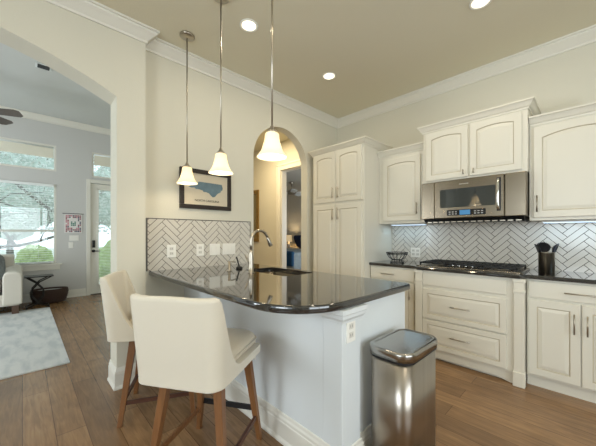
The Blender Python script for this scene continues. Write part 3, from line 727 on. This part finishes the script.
part('pedal', MB().prism(rrect(1.43, 1.55, TY0-.045, TY0+.008, .01), .022, .032), 'stainless', tc_)

# ------------------------------------------------------------ counter stools
def make_stool():
    root = thing('counter_stool', (0, 0, 0), 'x', 'stool', 'upholstered counter stools')
    # shell: U-shaped path in plan
    path = []; xb, xf, hw, cr_ = -.285, .185, .180, .028
    for i in range(9): path.append((xf+(xb+cr_-xf)*i/8, -hw-.006*(1-i/8)))
    for i in range(1, 6): a = R(270-90*i/6); path.append((xb+cr_+cr_*math.cos(a), -hw+cr_+cr_*math.sin(a)))
    for i in range(0, 9): path.append((xb, (-hw+cr_)+(2*hw-2*cr_)*i/8))
    for i in range(1, 6): a = R(180-90*i/6); path.append((xb+cr_+cr_*math.cos(a), hw-cr_+cr_*math.sin(a)))
    for i in range(9): path.append((xb+cr_+(xf-xb-cr_)*i/8, hw+.006*i/8))
    nv = 12; vs = []; fs = []
    for x, y in path:
        t = max(0, x-(xb+.02)); zt = .592+.378*math.exp(-(t/.052)**1.5)
        if abs(y) < hw*.72 and x < xb+.03: zt = .97-.006*(y/hw)**2
        for k in range(nv+1):
            v = [0, .015, .06, .14, .24, .36, .48, .6, .7, .8, .89, .96, 1][k]; z = .548+(zt-.548)*v; bk = max(0, (z-.58))*.11
            sq = 1+.05*max(0, (z-.6)/.36)
            vs.append((x-bk, y*sq, z))
    n = nv+1
    for i in range(len(path)-1):
        for k in range(nv): a = i*n+k; fs.append((a, a+n, a+n+1, a+1))
    m = MB().add(vs, fs, True)
    me = bpy.data.meshes.new('shell'); me.from_pydata([tuple(v) for v in m.v], [], m.f); me.materials.append(MATS['chair_fabric'])
    for p in me.polygons: p.use_smooth = True
    o = bpy.data.objects.new('shell', me); col.objects.link(o); o.parent = root
    q = o.modifiers.new('s', 'SOLIDIFY'); q.thickness = .042; q.offset = -1
    q = o.modifiers.new('u', 'SUBSURF'); q.levels = q.render_levels = 1
    # under-frame and seat
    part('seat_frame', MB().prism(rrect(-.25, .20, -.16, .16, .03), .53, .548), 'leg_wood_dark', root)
    m = MB(); rings = []
    for z, d in ((.549, .012), (.565, .0), (.61, -.004), (.635, .004), (.652, .03), (.660, .075)):
        rings.append([Vector((x, y, z+(.004 if d > .02 else 0))) for x, y in rrect(-.235+d, .240-d*.8, -.184+d, .184-d, .06, 6)])
    m.loft(rings, True); part('seat_cushion', m, 'seat_fabric', root, subsurf=1)
    piping = [(x, y, .612) for x, y in rrect(-.232, .243, -.186, .186, .06, 6)]
    part('piping', MB().tube(piping+[piping[0]], .0045, 6), 'seat_fabric', root)
    L = {}
    for sx in (-1, 1):
        for sy in (-1, 1):
            top = Vector((.155 if sx > 0 else -.178, sy*.142, .53)); ft = Vector((.205 if sx > 0 else -.243, sy*.205, 0)); L[sx, sy] = (top, ft)
            hw_t, hw_b = .022, .014
            r = lambda c, h: [c+Vector((a*h, b*h, 0)) for a, b in ((-1, -1), (1, -1), (1, 1), (-1, 1))]
            part('leg', MB().loft([r(ft, hw_b), r(top, hw_t)]), 'leg_wood', root, bevel=.002)
    P = lambda k, z: L[k][1]+(L[k][0]-L[k][1])*(z/.53)
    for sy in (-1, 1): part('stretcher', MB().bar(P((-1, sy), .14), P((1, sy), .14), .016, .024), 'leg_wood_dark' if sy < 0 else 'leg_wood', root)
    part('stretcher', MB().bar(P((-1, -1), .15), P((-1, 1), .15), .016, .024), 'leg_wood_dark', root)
    fr_ = part('footrest', MB().bar(P((1, -1), .185)+Vector((.012, 0, 0)), P((1, 1), .185)+Vector((.012, 0, 0)), .012, .03), 'footrest_black', root); fr_['label'] = 'black metal footrest bar'
    return root
st = make_stool()
st.location = (.757, 1.483, 0); st.rotation_euler.z = R(33)
st['label'] = 'cream upholstered counter stool nearest the camera, its back turned to us'
s2 = copy_tree(st); s2.location = (.762, 2.205, 0); s2.rotation_euler.z = R(-27)
s2['label'] = 'cream upholstered counter stool farther back by the arch wall, seen from its side'

# ------------------------------------------------------------ pendants and recessed lights
def make_pendant():
    root = thing('pendant_light', (0, 0, 0), 'x', 'pendant lamp', 'pendant lights over the peninsula'); zb = 1.685
    part('canopy', MB().lathe([(.001, H-.001), (.062, H-.001), (.062, H-.012), (.045, H-.022), (.012, H-.026), (.001, H-.03)], (0, 0, 0), caps=False), 'nickel', root)
    part('rod', MB().cyl((0, 0, zb+.17), (0, 0, H-.025), .0055, n=10), 'nickel', root)
    part('socket_cap', MB().lathe([(.001, zb+.185), (.010, zb+.18), (.014, zb+.165), (.030, zb+.152), (.034, zb+.140), (.028, zb+.136), (.001, zb+.136)], (0, 0, 0), caps=False), 'nickel', root)
    pr = [(.034, .140), (.040, .134), (.041, .122), (.042, .11), (.046, .09), (.052, .07), (.058, .05), (.065, .034), (.076, .018), (.086, .007), (.088, .0)]
    prof = [(r, zb+z) for r, z in pr]+[(r-.003, zb+z) for r, z in pr[::-1]]
    part('lamp_shade', MB().lathe(prof, (0, 0, 0), 40, caps=False), 'shade_glass', root)
    part('bulb', MB().lathe([(.001, zb+.125), (.012, zb+.12), (.013, zb+.10), (.024, zb+.075), (.024, zb+.06), (.015, zb+.045), (.001, zb+.042)], (0, 0, 0), 16, caps=False), 'bulb', root)
    return root
pd = make_pendant()
spots = [(1.035, 2.475, 'brushed nickel pendant with glowing bell shade, farthest, over the backsplash end'), (1.04, 1.893, 'middle brushed nickel pendant with glowing bell shade, beside the map picture'),
         (1.04, 1.30, 'nearest and largest-looking brushed nickel pendant with bell shade, before the arched doorway')]
for i, (x, y, lab) in enumerate(spots):
    o = pd if i == 0 else copy_tree(pd)
    o.location = (x, y, 0); o['label'] = lab
    l = bpy.data.lights.new('pendant_glow', 'POINT'); l.energy = 4; l.color = (1, .82, .56); l.shadow_soft_size = .025
    lo = bpy.data.objects.new('pendant_glow', l); col.objects.link(lo); lo.location = (x, y, 1.685+.028)
for o in list(bpy.data.objects):
    pass
cans = [(1.355, 2.00, 'lit recessed ceiling light nearest the pendants'), (2.42, 2.03, 'lit recessed ceiling light above the pantry corner'), (2.46, .60, 'lit recessed ceiling light cut by the top edge above the microwave'),
        (1.40, .60, 'recessed ceiling light above the trash can, out of frame'), (.2, 1.2, 'recessed ceiling light above the stools, out of frame'), (.6, -.9, 'recessed ceiling light behind the viewer')]
cn = thing('recessed_light', (0, 0, H), 'x', 'ceiling light', 'recessed lights in the kitchen ceiling')
part('trim_ring', MB().lathe([(.076, H-.0005), (.076, H-.006), (.068, H-.009), (.058, H-.004), (.058, H-.0005)], (0, 0, 0), caps=False), 'plate_white', cn)
part('lens', MB().lathe([(.001, H-.0035), (.057, H-.0035), (.057, H-.001), (.001, H-.001)], (0, 0, 0), caps=False), 'can_lens', cn)
for i, (x, y, lab) in enumerate(cans):
    o = cn if i == 0 else copy_tree(cn)
    o.location = (x, y, H); o['label'] = lab
    area('recessed_glow', (x, y, H-.012), (x, y, 0), .11, .11, 6.5, (1, .88, .68), 'DISK')

# ------------------------------------------------------------ map picture
mp_ = thing('framed_map', (1.355, YA, 1.69), 'dark framed map print of a blue-grey state outline on the wall behind the pendants', 'picture')
x0, x1, z0, z1 = 1.08, 1.632, 1.495, 1.89
part('frame', MB().box(x0, x1, YA-.028, YA-.001, z0, z0+.042).box(x0, x1, YA-.028, YA-.001, z1-.042, z1).box(x0, x0+.042, YA-.028, YA-.001, z0+.042, z1-.042).box(x1-.042, x1, YA-.028, YA-.001, z0+.042, z1-.042), 'frame_dark', mp_, bevel=.004)
part('paper', MB().box(x0+.042, x1-.042, YA-.014, YA-.002, z0+.042, z1-.042), 'map_paper', mp_)
nc = [(0, .62), (.07, .70), (.15, .76), (.22, .86), (.26, .90), (.28, .99), (.6, .985), (.97, .97), (.985, .86), (1., .74), (.985, .58), (.93, .55), (.95, .48), (.90, .40), (.84, .33), (.80, .22), (.76, .10), (.70, .06), (.655, .12), (.58, .30), (.50, .36), (.42, .36), (.40, .44), (.30, .50), (.20, .50), (.17, .58), (.08, .56)]
part('map_shape', MB().extr([(1.165+a*.37, YA-.0141, 1.615+b*.155) for a, b in nc], (0, -.002, 0)), 'map_blue', mp_)
tx = bpy.data.curves.new('caption', 'FONT'); tx.body = 'NORTH CAROLINA'; tx.size = .030; tx.align_x = 'CENTER'; tx.extrude = .0006; tx.materials.append(MATS['ink'])
to = bpy.data.objects.new('caption', tx); col.objects.link(to); to.parent = mp_; to.rotation_euler = (R(90), 0, 0)
bpy.context.view_layer.update()
cme = bpy.data.meshes.new_from_object(to.evaluated_get(bpy.context.evaluated_depsgraph_get())); bpy.data.objects.remove(to)
to = bpy.data.objects.new('caption', cme); col.objects.link(to); to.parent = mp_; to.location = (.005, -.0155, -.118); to.rotation_euler = (R(90), 0, 0)
# ------------------------------------------------------------ hall and bedroom
hp = thing('gilt_mirror', (XR, 4.95, 1.6), 'narrow gold framed mirror on the hall wall seen through the arched doorway', 'mirror')
part('frame', MB().box(XR-.03, XR-.001, 4.79, 4.87, 1.09, 2.16).box(XR-.03, XR-.001, 5.23, 5.31, 1.09, 2.16).box(XR-.03, XR-.001, 4.87, 5.23, 1.09, 1.17).box(XR-.03, XR-.001, 4.87, 5.23, 2.08, 2.16), 'gold_frame', hp, bevel=.008)
part('glass', MB().box(XR-.014, XR-.002, 4.87, 5.23, 1.17, 2.08), 'mirror', hp)
area('hall_glow', (2.7, 3.9, H-.02), (2.7, 3.9, 0), .5, .5, 62, (1, .80, .50))
bd = thing('bed', (6.1, 6.4, 0), 'bed with blue throw and grey comforter in the bedroom beyond the hall door', 'bed')
part('bed_base', MB().box(5.12, 7.22, 5.5, 7.43, .05, .42), 'night_wood', bd, bevel=.01)
part('mattress', MB().box(5.1, 7.24, 5.48, 7.45, .42, .66), 'quilt_white', bd, bevel=.04)
part('comforter', MB().box(5.06, 6.7, 5.42, 7.5, .28, .77), 'bed_grey', bd, bevel=.06)
part('throw', MB().box(5.03, 5.13, 5.44, 7.46, .40, .80), 'bed_blue', bd, bevel=.05)
part('headboard', MB().box(7.24, 7.29, 5.4, 7.5, .1, 1.0), 'night_wood', bd, bevel=.02)
def pillow(name, c, sx, sy, sz, rot, m, parent=None):
    mb = MB(); rings = []; Mx = Matrix.Translation(c) @ rot
    n = 28
    for k in range(11):
        v = -1+2*k/10; s = (1-abs(v)**3)**.6 if abs(v) < 1 else .02
        ring = []
        for j in range(n):
            a = 2*math.pi*j/n; ca, sa = math.cos(a), math.sin(a); ex = .45
            X = math.copysign(abs(ca)**ex, ca)*sx/2*(.86+.14*(1-abs(v))); Y = math.copysign(abs(sa)**ex, sa)*sy/2*(.86+.14*(1-abs(v)))
            pin = max(.12, 1-abs(v)**1.0*.0)
            ring.append(Mx @ Vector((X*(.55+.45*s), Y*(.55+.45*s), v*sz/2)))
        rings.append(ring)
    mb.loft(rings, True)
    return part(name, mb, m, parent)
p_ = pillow('bed_pillow', (6.96, 7.10, 1.0), .62, .48, .17, Matrix.Rotation(R(65), 4, 'Y') @ Matrix.Rotation(R(90), 4, 'Z'), 'bed_navy'); tag(p_, 'dark navy pillow propped at the head of the bed', 'pillow')
p_ = pillow('bed_pillow', (6.96, 6.10, 1.0), .62, .48, .17, Matrix.Rotation(R(65), 4, 'Y') @ Matrix.Rotation(R(90), 4, 'Z'), 'bed_grey'); tag(p_, 'grey pillow propped at the far side of the bed head, hidden by the casing', 'pillow')
ns = thing('nightstand', (6.95, 7.82, 0), 'dark wooden nightstand beside the bed, under the bedroom lamp', 'nightstand')
part('body', MB().box(6.72, 7.2, 7.60, 8.05, .1, .72), 'night_wood', ns, bevel=.006)
for a, b in ((6.74, 7.62), (7.14, 7.62), (6.74, 7.98), (7.14, 7.98)): part('leg', MB().box(a, a+.04, b, b+.04, 0, .1), 'night_wood', ns)
part('drawer', MB().box(6.705, 6.72, 7.63, 8.02, .45, .68), 'night_wood', ns, bevel=.003)
lp = thing('table_lamp', (6.98, 7.75, .72), 'lit table lamp with pale drum shade on the bedroom nightstand', 'lamp')
part('lamp_base', MB().lathe([(.001, .722), (.07, .722), (.07, .735), (.03, .75), (.055, .82), (.05, .9), (.012, .96), (.010, 1.0), (.001, 1.0)], (6.98, 7.75, 0), caps=False), 'lamp_base', lp)
part('lamp_shade', MB().lathe([(.12, .98), (.10, 1.22), (.098, 1.22), (.118, .98)], (6.98, 7.75, 0), caps=False), 'lampshade', lp)
l = bpy.data.lights.new('table_lamp_glow', 'POINT'); l.energy = 22; l.color = (1, .78, .48); l.shadow_soft_size = .05
lo = bpy.data.objects.new('table_lamp_glow', l); col.objects.link(lo); lo.location = (6.98, 7.75, 1.14)
area('bedroom_fill', (5.4, 2.92, 1.5), (5.6, 6, 1.2), 1.6, 1.2, 110, (.85, .93, 1))  # unseen fill lamp added to lighten the bedroom; no window is built there
def fan(name, c, ztop, zb, r, a0, n, label, bm_='fan_blade'):
    t = thing(name, (c[0], c[1], ztop), label, 'ceiling fan')
    part('downrod', MB().cyl((c[0], c[1], zb+.1), (c[0], c[1], ztop-.05), .013).lathe([(.001, ztop-.001), (.07, ztop-.001), (.065, ztop-.05), (.02, ztop-.07), (.001, ztop-.07)], (c[0], c[1], 0), caps=False), 'nickel', t)
    part('motor', MB().lathe([(.001, zb+.12), (.05, zb+.11), (.12, zb+.08), (.13, zb+.02), (.10, zb-.03), (.001, zb-.04)], (c[0], c[1], 0), caps=False), 'nickel', t)
    for k in range(n):
        a = R(a0+360*k/n); Mx = Matrix.Translation((c[0], c[1], zb+.02)) @ Matrix.Rotation(a, 4, 'Z') @ Matrix.Rotation(R(-14), 4, 'X')
        pts = [(.15, -.05), (.26, -.075), (r-.05, -.085), (r, -.06), (r, .05), (r-.04, .08), (.26, .07), (.15, .05)]
        lo_ = [Mx @ Vector((x, y, -.004)) for x, y in pts]; hi = [Mx @ Vector((x, y, .004)) for x, y in pts]
        b = part('blade', MB().loft([lo_, hi]), bm_, t)
        part('blade_iron', MB().bar(Mx @ Vector((.10, 0, -.009)), Mx @ Vector((.24, 0, -.009)), .03, .008), 'nickel', b)
    return t
fan('ceiling_fan', (5.6, 6.1), 2.75, 2.42, .62, 20, 5, 'pale ceiling fan in the bedroom, seen over the hall door opening', 'blind_white')
fan('ceiling_fan', (-.505, 5.785), HL, 2.90, .54, -24, 5, 'dark bladed ceiling fan in the living room, cut by the left frame edge')

# ------------------------------------------------------------ living room
rug = part('area_rug', MB().prism([(-2.9, 3.52), (.33, 3.52), (.33, 6.42), (-2.9, 6.42)], .001, .013), 'rug_pile'); tag(rug, 'large pale grey mottled area rug on the living room floor', 'rug')
sf = thing('sofa', (-1.1, 6.7, .0), 'cream upholstered sofa under the living room window, its right arm visible', 'sofa')
SX0, SX1, SY0, SY1 = -2.3, .0, 6.2, 7.08
part('frame', MB().box(SX0+.02, SX1-.03, SY0+.02, SY1, .14, .32), 'sofa', sf, bevel=.02)
for a in (SX0, SX1-.22):
    rings = []
    for k in range(13):
        t = k/12; y = SY0+(SY1-SY0)*t
        h = .66+.06*t
        prof = [(0, .16), (.0, h-.08), (.02, h-.02), (.07, h), (.14, h), (.20, h-.02), (.22, h-.08), (.22, .16)]
        rings.append([Vector((a+px, y, pz)) for px, pz in prof])
    part('arm', MB().loft(rings, True), 'sofa', sf, bevel=.02)
part('back', MB().extr([(SX0+.1, y, z) for y, z in ((SY1-.20, .3), (SY1-.14, .86), (SY1-.10, .90), (SY1-.03, .90), (SY1+.01, .86), (SY1-.0, .3))], (SX1-SX0-.2, 0, 0)), 'sofa', sf, bevel=.03)
for k in range(2):
    a = SX0+.23+.92*k
    part('seat_cushion', MB().box(a, a+.91, SY0, SY1-.22, .33, .50), 'sofa', sf, bevel=.045)
    part('back_cushion', MB().extr([(a+.01, y, z) for y, z in ((SY1-.42, .505), (SY1-.33, .93), (SY1-.18, .93), (SY1-.22, .505))], (.89, 0, 0)), 'sofa', sf, bevel=.04)
for a in (SX0+.04, SX1-.12):
    for b in (SY0+.03, SY1-.12): part('leg', MB().box(a, a+.08, b, b+.08, 0 if b > 6.42 else .0135, .14), 'night_wood', sf, bevel=.004)
p_ = pillow('throw_pillow', (-.42, 6.40, .735), .46, .44, .16, Matrix.Rotation(R(8), 4, 'Z') @ Matrix.Rotation(R(70), 4, 'X'), 'pillow_grey'); tag(p_, 'dark grey patterned throw pillow against the sofa back', 'pillow')
# C-shaped side table
sx, sy = .19, 6.62
tb = thing('side_table', (sx, sy, 0), 'small dark metal side table with curved crossing legs beside the sofa', 'side table')
part('table_top', MB().prism(rrect(sx-.17, sx+.2, sy-.14, sy+.14, .02), .52, .537), 'bronze', tb, bevel=.003)
for yy in (sy-.10, sy+.10):
    part('leg', MB().tube([(sx+.17, yy, .518), (sx+.02, yy, .44), (sx-.07, yy, .32), (sx-.08, yy, .2), (sx, yy, .08), (sx+.14, yy, .014)], .010, 8), 'bronze', tb)
    part('leg', MB().tube([(sx-.14, yy, .518), (sx-.02, yy, .42), (sx+.07, yy, .30), (sx+.07, yy, .19), (sx-.02, yy, .07), (sx-.14, yy, .014)], .010, 8), 'bronze', tb)
part('foot_bar', MB().cyl((sx+.14, sy-.13, .012), (sx+.14, sy+.13, .012), .010).cyl((sx-.14, sy-.13, .012), (sx-.14, sy+.13, .012), .010), 'bronze', tb)
# basket
bxx, byy = .36, 6.93
bk = thing('wicker_basket', (bxx, byy, 0), 'dark brown oval wicker basket on the floor behind the side table', 'basket')
def ov(rx, ry, z, n=36): return [Vector((bxx+rx*math.cos(2*math.pi*i/n), byy+ry*math.sin(2*math.pi*i/n), z)) for i in range(n)]
part('body', MB().loft([ov(.19, .13, .002), ov(.24, .16, .06), ov(.26, .175, .16), ov(.25, .165, .235), ov(.235, .15, .235), ov(.24, .155, .15), ov(.18, .12, .02)], True, caps=True), 'wicker', bk)
wv = MB()
for k in range(7):
    z = .03+.03*k; rx = .215+.048*math.sin(min(1, (z/.2))*1.5); wv.tube([tuple(p) for p in ov(rx+.002, rx*.675+.002, z)]+[tuple(ov(rx+.002, rx*.675+.002, z)[0])], .009, 6)
part('weave_bands', wv, 'wicker', bk)
part('rim', MB().tube([tuple(p) for p in ov(.25, .165, .24)]+[tuple(ov(.25, .165, .24)[0])], .014, 8), 'wicker', bk)
part('lining', MB().loft([ov(.228, .145, .20), ov(.22, .14, .225), ov(.15, .09, .232)], True), 'basket_lining', bk)
# quilt on the wall
qt = thing('wall_quilt', (.72, 7.2, 1.45), 'small patchwork quilt square with red and blue border hung on the wall by the door', 'wall hanging')
qx0, qx1, qz0, qz1 = .59, .865, 1.27, 1.64
part('backing', MB().box(qx0, qx1, 7.188, 7.199, qz0, qz1), 'quilt_white', qt)
part('rod', MB().cyl((qx0-.03, 7.185, qz1+.012), (qx1+.03, 7.185, qz1+.012), .005, n=8), 'black_iron', qt)
cols = ['quilt_red', 'quilt_blue', 'quilt_green', 'quilt_pink']; m = MB(); rnd = random.Random(3)
nx, nz = 9, 11; cw = (qx1-qx0-.03)/nx; ch = (qz1-qz0-.03)/nz
for i in range(nx):
    for j in range(nz):
        edge = i in (0, 1, nx-2, nx-1) or j in (0, 1, 2, nz-2, nz-1)
        if not edge and not (4 <= j <= 6 and 3 <= i <= 5): continue
        m.cm = rnd.choice((0, 0, 1, 3)) if edge else 2
        if rnd.random() < .2: continue
        x = qx0+.015+i*cw; z = qz0+.015+j*ch; m.box(x+.003, x+cw-.003, 7.1865, 7.188, z+.003, z+ch-.003)
part('patches', m, cols, qt)
plate((.74, 7.1998, 1.17), (1, 0, 0), (0, -1, 0), .15, .105, 'switch', 3, 'wide switch plate directly below the wall quilt', 'switch')
plate((.69, 7.1998, 1.03), (1, 0, 0), (0, -1, 0), .075, .115, 'switch', 1, 'single switch plate lowest under the wall quilt', 'switch')
# blinds
def blind(name, x0, x1, z0, z1, label, tilt=0.0):
    t = thing(name, ((x0+x1)/2, 7.19, z1), label, 'blind')
    part('head_rail', MB().box(x0, x1, 7.165, 7.209, z1-.045, z1), 'blind_white', t)
    m = MB(); z = z0+.03
    while z < z1-.05:
        m.extr([(x0+.005, 7.165, z-tilt), (x0+.005, 7.207, z+tilt), (x0+.005, 7.207, z+tilt+.003), (x0+.005, 7.165, z-tilt+.003)], (x1-x0-.01, 0, 0)); z += .042
    part('slats', m, 'blind_white', t)
    c = MB()
    for k in range(3): x = x0+(x1-x0)*(.12+.38*k); c.cyl((x, 7.186, z0+.012), (x, 7.186, z1-.045), .002, n=6)
    part('cords', c, 'blind_white', t); part('bottom_rail', MB().box(x0, x1, 7.17, 7.205, z0+.003, z0+.018), 'blind_white', t)
blind('window_blind', -1.38, .43, .70, 2.19, 'white horizontal slat blind, open, in the large living room window')
for x0, x1, z0, z1, lab in ((-1.38, .43, 2.70, 2.90, 'beige fabric shade in the upper window over the sofa'), (1.07, 1.69, 2.68, 2.90, 'beige fabric shade in the transom window over the front door')):
    t = thing('roller_shade', ((x0+x1)/2, 7.2, z1), lab, 'window shade')
    part('fabric', MB().box(x0, x1, 7.218, 7.222, z0, z1), 'shade_beige', t); part('tube', MB().cyl((x0, 7.225, z1+.0), (x1, 7.225, z1+.0), .018), 'blind_white', t)
cv = thing('ceiling_vent', (.2, 5.05, HL), 'small dark vent in the living room ceiling just past the arch', 'vent')
part('frame', MB().box(.12, .28, 4.98, 5.12, HL-.012, HL-.0005), 'blind_white', cv); part('grille', MB().box(.14, .26, 5.0, 5.10, HL-.02, HL-.0121), 'vent_dark', cv)

# ------------------------------------------------------------ outdoors
struct('ground', MB().box(-30, 30, 7.6, 12.8, -.3, -.12).box(-30, 30, 12.8, 60, -1.1, -.95), 'lawn')
struct('driveway', MB().box(-30, 30, 13.4, 20.5, -.95, -.93), 'asphalt')
def bush(c, r, h, lab):
    bm = bmesh.new(); bmesh.ops.create_icosphere(bm, subdivisions=5, radius=1)
    rn = random.Random(int(c[0]*10)+7); ph = [rn.uniform(0, 6) for _ in range(6)]
    for v in bm.verts:
        p = v.co.copy(); k = 1+.06*math.sin(6*p.x+ph[0])*math.sin(5*p.y+ph[1])+.05*math.sin(13*p.z+ph[2])*math.sin(11*p.x+ph[3])+rn.uniform(-.035, .035)
        v.co = Vector((c[0]+p.x*r*k, c[1]+p.y*r*k, max(-.14, c[2]+p.z*h*k)))
    me = bpy.data.meshes.new('bush'); bm.to_mesh(me); bm.free(); me.materials.append(MATS['bush'])
    o = bpy.data.objects.new('garden_bush', me); col.objects.link(o); tag(o, lab, 'bush', 'clipped bushes outside the window')
bush((.24, 11.0, .45), .40, .50, 'rounded yellow-green bush outside the living room window, left one')
bush((.50, 9.5, .18), .34, .42, 'rounded yellow-green bush outside the window, lower right one')
bush((2.2, 10.6, .1), .7, .9, 'rounded bush seen through the glass of the front door')
def tree(c, pts_list, lab, nleaf, spread, leafm, sz=.05, zr=(1.6, 4.2)):
    t = thing('garden_tree', c, lab, 'tree', 'trees outside the window'); m = MB()
    for pts, r0, r1 in pts_list:
        n = len(pts); m.tube([(c[0]+a, c[1]+b, c[2]+z) for a, b, z in pts], [r0+(r1-r0)*i/(n-1) for i in range(n)], 8)
    part('branches', m, 'bark', t); rn = random.Random(len(lab)); lv = MB()
    for _ in range(nleaf):
        p = Vector((c[0]+rn.uniform(-spread, spread), c[1]+rn.uniform(-1.2, 1.2), rn.uniform(*zr)))
        u = Vector((rn.uniform(-1, 1), rn.uniform(-1, 1), rn.uniform(-1, 1))).normalized(); w = u.cross(Vector((rn.uniform(-1, 1), .3, rn.uniform(-1, 1)))).normalized(); s = sz*rn.uniform(.6, 1.4)
        lv.add([p-u*s, p+w*s*.45, p+u*s, p-w*s*.45], [(0, 1, 2, 3)])
    o = part('leaves', lv, leafm, t); o['kind'] = 'stuff'
tree((-1.0, 9.4, -.12), [([(0, 0, 0), (.02, 0, .6), (.1, 0, .98)], .10, .08), ([(.1, 0, .98), (.5, .05, 1.06), (.95, .05, 1.10), (1.3, .05, 1.20), (1.75, .05, 1.38), (2.6, .1, 1.7)], .050, .022), ([(.1, 0, .98), (0, 0, 1.7), (.15, .1, 2.6), (.3, .1, 3.6)], .07, .03),
      ([(.88, .05, 1.10), (.72, .05, 1.38), (.52, .05, 1.72), (.3, 0, 2.2)], .036, .018), ([(.52, .05, 1.72), (.9, .1, 1.86), (1.4, .1, 1.9)], .016, .008), ([(.3, 0, 2.2), (.9, 0, 2.0), (1.5, 0, 1.7)], .016, .007), ([(.1, .1, 2.4), (.7, .1, 2.7), (1.5, .1, 2.6)], .02, .008), ([(1.3, .05, 1.2), (1.5, .1, 1.7), (1.4, .1, 2.3)], .016, .006), ([(.4, 0, 1.9), (.8, 0, 2.3), (1.4, 0, 2.4)], .014, .006), ([(.7, .05, 1.08), (1.0, .1, 1.4), (1.6, .1, 1.55)], .012, .006)],
     'grey barked tree with bending branches just outside the living room window', 9000, 2.8, 'leaf', .03, (1.3, 4.4))
tree((1.2, 12.5, -.12), [([(0, 0, 0), (.1, 0, 1.6), (.0, 0, 3.0), (.3, 0, 5)], .14, .05), ([(.1, 0, 1.6), (-.8, 0, 2.4), (-1.8, 0, 3.4)], .07, .03), ([(0, 0, 2.2), (1., 0, 3.0), (1.8, 0, 3.6)], .06, .02)],
     'leafy tree farther out in the garden, behind the bushes', 8000, 3.6, 'leaf', .06, (1.25, 6))
for i, (x, y, r, h) in enumerate(((-8, 25, 3.0, 4.5), (-.6, 27, 3.3, 5.0), (6.4, 25, 3.0, 4.4), (13, 25, 3.0, 4.8))):
    t = thing('distant_tree', (x, y, -.12), ['dense tree far across the street, left one', 'tallest dense tree far across the street', 'dense tree far across the street behind the door glass', 'dense tree far across the street, rightmost'][i], 'tree', 'distant trees across the street')
    part('trunk', MB().cyl((x, y, -.95), (x, y, 2.2), .2, .14), 'bark', t)
    bm = bmesh.new(); bmesh.ops.create_icosphere(bm, subdivisions=4, radius=1); rn = random.Random(i)
    for v in bm.verts: k = 1+rn.uniform(-.09, .09)+.1*math.sin(7*v.co.x+i)*math.sin(6*v.co.z); v.co = Vector((v.co.x*r*k, v.co.y*r*k, h-.2+v.co.z*(h-1.4)*k+.12))
    me = bpy.data.meshes.new('crown'); bm.to_mesh(me); bm.free(); me.materials.append(MATS['leaf_far']); o = bpy.data.objects.new('crown', me); col.objects.link(o); o.parent = t
# parked car
ca = thing('parked_car', (-2.05, 15.6, -.93), 'pale blue car parked outside, seen low through the window', 'car')
side = [(-2.1, .25), (-2.15, .6), (-1.9, .85), (-1.2, .92), (-.7, 1.35), (.9, 1.38), (1.5, .95), (2.05, .85), (2.15, .5), (2.1, .25)]
part('body', MB().extr([(-2.05+a, 14.8, -.93+z) for a, z in side], (0, 1.7, 0)), 'car_paint', ca, bevel=.08)
part('side_window', MB().extr([(-2.05+a, 14.79, -.93+z) for a, z in ((-1.0, .95), (-.62, 1.28), (.82, 1.3), (1.2, .97))], (0, .02, 0)), 'car_glass', ca)
for a in (-1.35, 1.3):
    for y in (14.78, 16.3): part('wheel', MB().cyl((-2.05+a, y, -.60), (-2.05+a, y+.22, -.60), .33, n=24), 'tyre', ca)
